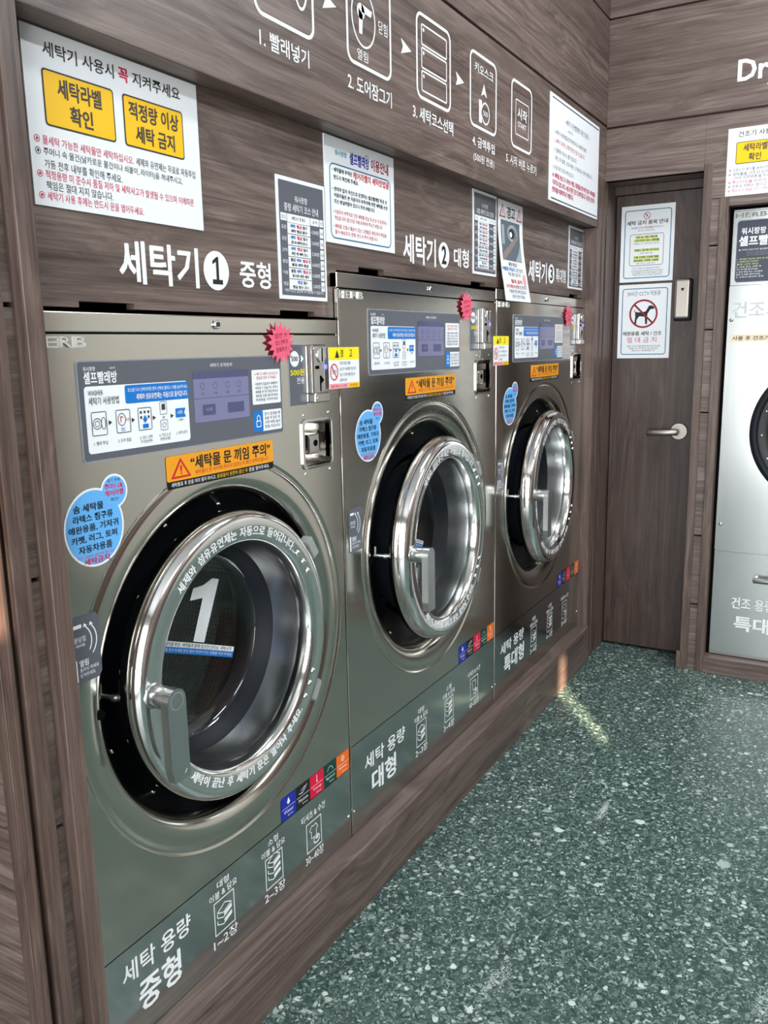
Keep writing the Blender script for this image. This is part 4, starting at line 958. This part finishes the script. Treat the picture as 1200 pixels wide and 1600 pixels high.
# curling warning sheet between the second and third washers
b = MB(); wx0, wx1, wz0, wz1 = 0.9815, 1.1995, 1.5290, 1.8440; N = 12
rows = []
for i in range(N+1):
    t = i/N; z = wz0+(wz1-wz0)*t
    rows.append((z, YW-0.0012-0.027*max(0, 1-t*1.35)**1.3))
V = []; F = []
for z, y in rows:
    V += [(wx0+0.004*(1 if z < 1.6 else 0), y-0.004*(1.844-z), z), (wx1+0.02*(max(0, 1.70-z)/0.17), y, z)]
for i in range(N): F.append((2*i, 2*i+1, 2*i+3, 2*i+2))
b.add(V, F, 'white', True); b.add([(x, y+0.0008, z) for x, y, z in V], [f[::-1] for f in F], 'white', True)
class Curl(Print):
    def put(s, V, F, mat, L=1):
        out_ = []
        for x, zz in V:
            t = min(max(zz/(wz1-wz0), 0), 1); k = min(int(t*N), N-1); fr = t*N-k
            a = [V0[2*k][j]*(1-fr)+V0[2*k+2][j]*fr for j in range(3)]; c = [V0[2*k+1][j]*(1-fr)+V0[2*k+3][j]*fr for j in range(3)]
            u_ = x/(wx1-wx0); out_.append((a[0]*(1-u_)+c[0]*u_, a[1]*(1-u_)+c[1]*u_-0.0005*L, a[2]*(1-u_)+c[2]*u_))
        s.mb.add(out_, F, mat); return s
V0 = V
P = Curl(b, (0, 0, 0), UX, UZ, NY)
for xx in (0.012, 0.160):
    P.poly([(xx, 0.263), (xx+0.050, 0.263), (xx+0.025, 0.306)], 'red', 1); P.poly([(xx+0.006, 0.2665), (xx+0.044, 0.2665), (xx+0.025, 0.298)], 'white', 2); P.rect(xx+0.023, 0.273, xx+0.027, 0.287, 'red', 3)
P.text('경고', 0.075, 0.263, 0.145, 0.300, 'ink', 1, 0.03)
for j in range(10):
    P.rect(0.022, 0.130+j*0.0125, 0.188, 0.1425+j*0.0125, 'photo_grey', 1)
P.poly([(0.022, 0.131), (0.040, 0.131), (0.170, 0.205), (0.170, 0.220), (0.022, 0.150)], 'skinpink', 2); P.ring(0.120, 0.218, 0.044, 0.010, 'photo_light', 2, 0.028, 30); P.disc(0.112, 0.217, 0.022, 'ink', 3, 0.015); P.disc(0.103, 0.214, 0.012, 'white', 4, 0.009); P.rect(0.026, 0.180, 0.048, 0.240, 'photo_light', 2); P.poly([(0.130, 0.131), (0.188, 0.131), (0.188, 0.190), (0.165, 0.160)], 'photo_light', 2)
for t, xa, xb_, z, mt, bd in (('동전 투입구', 0.064, 0.138, 0.112, 'darkink', 0.02), ('이물질 투입시', 0.010, 0.110, 0.096, 'blue', 0.03), ('고장 발생', 0.116, 0.180, 0.096, 'darkink', 0.01), ('작동 불가 합니다', 0.050, 0.158, 0.080, 'darkink', 0.01), ('절대 금지', 0.066, 0.160, 0.058, 'red', 0.04), ('고의 파손시 변상', 0.018, 0.130, 0.041, 'red', 0.03), ('및 법적조치', 0.136, 0.196, 0.041, 'darkink', 0.01), ('이용에 주의 부탁드립니다', 0.040, 0.186, 0.025, 'darkink', 0.01), ('관리자 연락 주세요', 0.058, 0.168, 0.009, 'darkink', 0.01)):
    P.text(t, xa, z, xb_, z+0.0125, mt, 1, bd)
P.disc(0.188, 0.072, 0.014, 'salmon', 1, 0.020)
tag(b.build('warning_sheet', origin=((wx0+wx1)/2, YW, wz0)), 'long curling white warning sheet with a photo, between the middle and rightmost washers', 'poster')

# white lettering on the wall over each washer
def wall_letters(name, y, items, label, cat='lettering', group=None):
    b = MB(); P = Print(b, (0, y, 0), UX, UZ, NY, 0.0006)
    items(P)
    lo = Vector([min(v[i] for v in b.v) for i in range(3)])
    return tag(b.build(name, origin=lo), label, cat, group)
for (xa, xb_, z0, z1, cx_, cz_, rr, n, sa, sb, sz0, sz1, s, lab) in (
        (-0.6205, -0.4320, 1.4990, 1.5680, -0.3825, 1.5335, 0.0355, '1', -0.3145, -0.2175, 1.5070, 1.5580, '중형', 'white wall lettering with the figure 1 in a disc, above the leftmost washer'),
        (0.3490, 0.5370, 1.6030, 1.6755, 0.5890, 1.6390, 0.0350, '2', 0.6550, 0.7580, 1.6140, 1.6660, '대형', 'white wall lettering with the figure 2 in a disc, above the middle washer'),
        (1.2640, 1.4550, 1.6070, 1.6790, 1.5070, 1.6450, 0.0350, '3', 1.5600, 1.6765, 1.6200, 1.6690, '특대형', 'white wall lettering with the figure 3 in a disc, above the rightmost washer')):
    def it(P):
        P.text('세탁기', xa, z0, xb_, z1, 'white_vinyl', 1, 0.035); P.disc(cx_, cz_, rr, 'white_vinyl', 1, None, 48)
        
        if n == '1':
            P.poly([(cx_-0.001, cz_-0.016), (cx_+0.006, cz_-0.016), (cx_+0.006, cz_+0.025), (cx_+0.001, cz_+0.025)], 'ink', 2); P.poly([(cx_+0.001, cz_+0.025), (cx_-0.001, cz_+0.016), (cx_-0.011, cz_+0.011), (cx_-0.011, cz_+0.017)], 'ink', 2)
            P.poly([(cx_-0.001, cz_+0.016), (cx_+0.001, cz_+0.025), (cx_-0.001, cz_-0.016)], 'ink', 2); P.rect(cx_-0.012, cz_-0.0245, cx_+0.016, cz_-0.016, 'ink', 2)
        else: P.text(n, cx_-0.0145, cz_-0.0245, cx_+0.0145, cz_+0.0245, 'ink', 2, 0.04)
        P.text(s, sa, sz0, sb, sz1, 'white_vinyl', 1, 0.03)
    wall_letters('wall_lettering', YW, it, lab, 'lettering', 'machine numbers on the washer wall')

# pictograms on the overhang
T = 0.0075
def head(P): P.text('Washer', -0.792, 1.9535, -0.4525, 2.0345, 'white_vinyl', 1, 0.03)
wall_letters('wall_lettering', YF, head, 'large white heading on the overhang, cut by the top edge left of the first pictogram')
def box5(P, x0, x1): P.frame(x0, 1.987, x1, 2.1835, T, 'white_vinyl', 1, 0.026)
def st1(P):
    box5(P, -0.3075, -0.1140); P.text('1. 빨래넣기', -0.295, 1.934, -0.136, 1.966, 'white_vinyl', 1, 0.02)
    P.ring(-0.238, 2.090, 0.048, 0.006, 'white_vinyl', 1); P.ring(-0.238, 2.090, 0.028, 0.005, 'white_vinyl', 1); P.ring(-0.158, 2.085, 0.024, 0.006, 'white_vinyl', 1, 0.052)
def st2(P):
    box5(P, 0.0070, 0.2005); P.text('2. 도어잠그기', 0.008, 1.932, 0.1990, 1.966, 'white_vinyl', 1, 0.02)
    P.ring(0.079, 2.089, 0.051, 0.0045, 'white_vinyl', 1, 0.060); P.disc(0.068, 2.100, 0.016, 'white_vinyl', 1); P.poly([(0.059, 2.055), (0.072, 2.055), (0.076, 2.095), (0.059, 2.105)], 'white_vinyl', 1); P.poly([(0.070, 2.116), (0.116, 2.112), (0.110, 2.099), (0.072, 2.100)], 'white_vinyl', 1)
    P.text('닫힘', 0.143, 2.079, 0.184, 2.105, 'white_vinyl', 1, 0.005); P.text('열림', 0.049, 2.002, 0.095, 2.024, 'white_vinyl', 1, 0.005)
def st3(P):
    box5(P, 0.3245, 0.5190); P.text('3. 세탁코스선택', 0.304, 1.935, 0.5320, 1.968, 'white_vinyl', 1, 0.02)
    for j in range(3): P.frame(0.3515, 2.111-j*0.0525, 0.4950, 2.160-j*0.0525, 0.0040, 'white_vinyl', 1, 0.006); P.disc(0.364, 2.147-j*0.0525, 0.0045, 'white_vinyl', 1, None, 14)
def st4(P):
    box5(P, 0.6400, 0.8305); P.text('4. 금액투입', 0.658, 1.937, 0.8170, 1.965, 'white_vinyl', 1, 0.02); P.text('(500원 전용)', 0.665, 1.895, 0.8155, 1.921, 'white_vinyl', 1, 0.005)
    P.text('키오스크', 0.673, 2.131, 0.805, 2.157, 'white_vinyl', 1, 0.015); P.poly([(0.738, 2.113), (0.758, 2.078), (0.738, 2.086), (0.718, 2.078)], 'white_vinyl', 1)
    P.rect(0.703, 2.006, 0.723, 2.066, 'white_vinyl', 1); P.ring(0.749, 2.036, 0.030, 0.0045, 'white_vinyl', 1); P.text('500', 0.733, 2.029, 0.765, 2.043, 'white_vinyl', 1, 0.01)
def st5(P):
    box5(P, 0.9460, 1.1260); P.text('5. 시작 버튼 누르기', 0.908, 1.934, 1.1730, 1.962, 'white_vinyl', 1, 0.015)
    P.frame(0.983, 2.028, 1.098, 2.131, 0.0030, 'white_vinyl', 1, 0.006); P.text('시작', 0.999, 2.076, 1.082, 2.110, 'white_vinyl', 1, 0.02); P.text('START', 1.003, 2.053, 1.077, 2.069, 'white_vinyl', 1, 0.01)
for fn, lab in ((st1, 'first pictogram on the overhang, washer and open door shapes cut by the top edge'), (st2, 'pictogram of a turning door lever in a frame, second step on the overhang'), (st3, 'pictogram of three stacked course buttons, third step on the overhang'),
                (st4, 'pictogram of a coin and kiosk arrow, fourth step on the overhang'), (st5, 'pictogram of a start button, fifth step on the overhang, next to the white sheet')):
    wall_letters('step_pictogram', YF, fn, lab, 'pictogram', 'white step pictograms on the overhang')
for x, z, lab in ((-0.056, 2.078, 'white arrow between the first and second pictograms on the overhang'), (0.274, 2.081, 'white arrow between the second and third pictograms on the overhang'), (0.576, 2.083, 'white arrow between the third and fourth pictograms on the overhang')):
    def ar(P): P.poly([(x-0.026, z+0.017), (x+0.026, z), (x-0.026, z-0.017), (x-0.017, z)], 'white_vinyl', 1)
    wall_letters('arrow_mark', YF, ar, lab, 'arrow', 'white arrows between pictograms')

b, P, done = board('refund_notice', 1.2960, 1.8760, 1.8800, 2.2230, YF, 'white notice sheet with red paragraph, right end of the overhang by the corner', 'poster', 'white')
P.line([(0.02, 0.335), (0.575, 0.335)], 0.004, 'darkink', 1); P.line([(0.02, 0.010), (0.575, 0.010)], 0.004, 'darkink', 1)
P.text('~ 세탁기 무인빨래방 이용 안내문 ~', 0.150, 0.272, 0.455, 0.292, 'photo_grey', 1, 0.0); P.text('(필독)', 0.19, 0.250, 0.25, 0.262, 'photo_light', 1, 0.0)
for z, x0_, x1_, t, mt, bd in ((0.222, 0.045, 0.42, '1. 세탁기 사용방법을 먼저 확인하시고 사용해 주세요.', 'photo_grey', 0.0), (0.194, 0.045, 0.40, '2. 세탁기 과적은 고장의 원인이 될 수 있습니다.', 'red', 0.0), (0.164, 0.045, 0.30, '3. 결제후 취소는 불가 합니다.', 'photo_grey', 0.0),
                               (0.138, 0.058, 0.50, '확인 후 결제, 고장시에는 고객센터로 연락 바랍니다.', 'photo_grey', 0.0), (0.107, 0.035, 0.27, '4. 시설 이용 후 정리 부탁드립니다.', 'photo_grey', 0.0)):
    P.text(t, x0_, z, x1_, z+0.016, mt, 1, bd)
for z, x1_, t in ((0.078, 0.545, '★ 세탁물 분실 도난 파손시 책임, 귀중품을 먼저 확인 필수 세탁물을'), (0.054, 0.540, '가져가지 않으셔도 14일 보관후 건조 및 폐기됩니다. 문의는 관리자'), (0.030, 0.270, '연락처를 이용해 주시기 바랍니다.')):
    P.text(t, 0.030, z, x1_, z+0.019, 'magenta', 1, 0.03)
done()

# ------------------------------------------------------------------ signs on the back wall and the door
def back_board(name, y0, z0, y1, z1, x, label, cat, group=None):      # y0 (left) > y1 (right)
    b = MB(); th = 0.002
    b.extrude_poly(rrect(0, 0, y0-y1, z1-z0), (x-th, y0, z0), UYN, UZ, NX, th-0.0002, 'white')
    return b, Print(b, (x-th, y0, z0), UYN, UZ, NX, 0.0004), lambda: tag(b.build(name, origin=(x, (y0+y1)/2, z0)), label, cat, group)
b, P, done = back_board('rules_poster', -0.5055, 1.9325, -0.8665, 2.1760, XB, 'white rules poster with yellow boxes above the tumble dryer, cut by the right edge', 'poster')
rules_sheet(P, '건조기 사용시', 0.361, 0.245, [(0.0225, 0.215, 0.0865, '건조시간 추가를 원하시면 종료 1분전에', 'darkink', True), (0.0225, 0.250, 0.0715, '세탁물을 건조시 도어를 열고 닫으시면', 'darkink', True), (0.0300, 0.215, 0.0580, '다시 시작버튼을 누르면 됩니다', 'darkink', False),
    (0.0225, 0.240, 0.0420, '주의사항을 따르지 않고 건조하면', 'magenta', True), (0.0225, 0.230, 0.0275, '건조시 지퍼는 잠그고 건조해 주세요', 'darkink', True), (0.0225, 0.200, 0.0120, '책임지지 않습니다. 니트류, 가죽류', 'magenta', True)])
done()
b = MB(); P = Print(b, (XB, -0.5275, 2.336), UYN, UZ, NX, 0.0006); P.text('Dryer', 0, -0.0200, 0.232, 0.0785, 'white_vinyl', 1, 0.03)
tag(b.build('wall_lettering', origin=(XB, -0.64, 2.316)), 'white English heading high on the back wall above the dryer', 'lettering')

b, P, done = back_board('banned_items_notice', -0.0690, 1.6425, -0.2905, 1.9545, XD, 'upper white notice on the wooden door with inner plum frame and yellow highlights', 'poster', 'notices on the wooden door')
P.frame(0.0145, 0.0150, 0.2080, 0.2940, 0.0035, 'teal', 1, 0.012); P.frame(0.0385, 0.0660, 0.1800, 0.1960, 0.0022, 'plum', 1, 0.010)
P.ring(0.107, 0.2690, 0.0145, 0.0022, 'maroon', 1); P.line([(0.098, 0.278), (0.116, 0.260)], 0.0022, 'maroon', 1); P.line([(0.104, 0.262), (0.104, 0.276), (0.111, 0.270)], 0.002, 'darkink', 1)
P.text('세탁 금지 품목 안내', 0.024, 0.2330, 0.193, 0.2510, 'darkink', 1, 0.03)
P.text('세탁물에 부착된', 0.042, 0.2175, 0.094, 0.2255, 'teal', 1, 0.01); P.text('케어라벨을', 0.097, 0.2175, 0.133, 0.2255, 'red', 1, 0.02); P.text('확인하시고', 0.136, 0.2175, 0.174, 0.2255, 'teal', 1, 0.01); P.text('반드시 지켜주세요', 0.072, 0.2065, 0.140, 0.2140, 'teal', 1, 0.0)
for z, x0_, x1_, t in ((0.1780, 0.064, 0.152, '애견 솜, 신발, 매트 류'), (0.1645, 0.058, 0.160, '고무코팅 있는 세탁물'), (0.1250, 0.060, 0.160, '라텍스, 침구류, 전기담요'), (0.0960, 0.058, 0.162, '기름 오염류, 오일류 제품,'), (0.0825, 0.058, 0.160, '애완용품, 가죽류, 신발류')):
    P.rect(x0_-0.002, z-0.001, x1_+0.002, z+0.0105, 'highlight', 1); P.text(t, x0_, z, x1_, z+0.0095, 'darkink', 2, 0.03)
for z, x0_, x1_, t in ((0.1530, 0.054, 0.162, '화재발생 기기 고장의 원인이 됩니다'), (0.1130, 0.082, 0.136, '(세탁시 화재 위험)'), (0.0715, 0.068, 0.146, '세탁 시 기기 고장의 원인'), (0.0520, 0.050, 0.170, '고장 시 수리비 및 영업손실 청구됩니다')): P.text(t, x0_, z, x1_, z+0.0070, 'teal', 1, 0.01)
for i in range(3): P.text(('※ 기타 문의사항은 관리자에게 연락 주시기 바랍니다', '안내사항을 지키지 않아 발생한 사고는', '책임지지 않으며 변상 조치됩니다 감사합니다')[i], 0.048+0.004*i, 0.0420-i*0.0085, 0.182-0.002*i, 0.0485-i*0.0085, 'darkink', 1, 0.01)
done()
b, P, done = back_board('no_pets_notice', -0.0690, 1.3205, -0.2890, 1.6320, XD, 'lower white notice on the wooden door with a crossed-out dog', 'poster', 'notices on the wooden door')
P.frame(0.0145, 0.0150, 0.2060, 0.2950, 0.0035, 'teal', 1, 0.012)
P.text('24시간 CCTV 작동중', 0.036, 0.2630, 0.176, 0.2830, 'darkink', 1, 0.0)
cxp, czp = 0.107, 0.188; P.ring(cxp, czp, 0.060, 0.0075, 'maroon', 2, None, 48)
P.poly([(cxp-0.034, czp-0.012), (cxp-0.036, czp+0.008), (cxp-0.010, czp+0.006), (cxp+0.012, czp+0.010), (cxp+0.018, czp-0.006), (cxp+0.012, czp-0.014), (cxp-0.016, czp-0.010), (cxp-0.022, czp-0.016)], 'ink', 1)
P.poly([(cxp-0.034, czp-0.012), (cxp-0.022, czp-0.016), (cxp-0.028, czp-0.026), (cxp-0.029, czp-0.042), (cxp-0.037, czp-0.042), (cxp-0.036, czp-0.026)], 'ink', 1)
P.poly([(cxp+0.006, czp-0.010), (cxp+0.016, czp-0.008), (cxp+0.017, czp-0.044), (cxp+0.009, czp-0.044)], 'ink', 1)
P.poly([(cxp+0.008, czp+0.008), (cxp+0.016, czp-0.002), (cxp+0.030, czp+0.020), (cxp+0.018, czp+0.024)], 'ink', 1); P.poly([(cxp+0.016, czp+0.020), (cxp+0.022, czp+0.033), (cxp+0.034, czp+0.034), (cxp+0.046, czp+0.026), (cxp+0.044, czp+0.020), (cxp+0.030, czp+0.018)], 'ink', 1)
P.line([(cxp-0.034, czp+0.004), (cxp-0.039, czp+0.016)], 0.003, 'ink', 1); P.line([(cxp-0.040, czp+0.040), (cxp+0.040, czp-0.040)], 0.0075, 'maroon', 3)
P.text('애완용품 세탁 / 건조', 0.022, 0.0960, 0.186, 0.1140, 'darkink', 1, 0.025); P.text('절 대 금 지', 0.040, 0.0660, 0.166, 0.0900, 'magenta', 1, 0.0)
for i, t in enumerate(('발견 시 CCTV를 통해 확인하여 변상을', '변상 시 수리비 및 청소비', '청구하니 양해바랍니다')): P.text(t, 0.042+0.010*i, 0.0480-i*0.0095, 0.182-0.010*i, 0.0550-i*0.0095, 'darkink', 1, 0.015)
done()
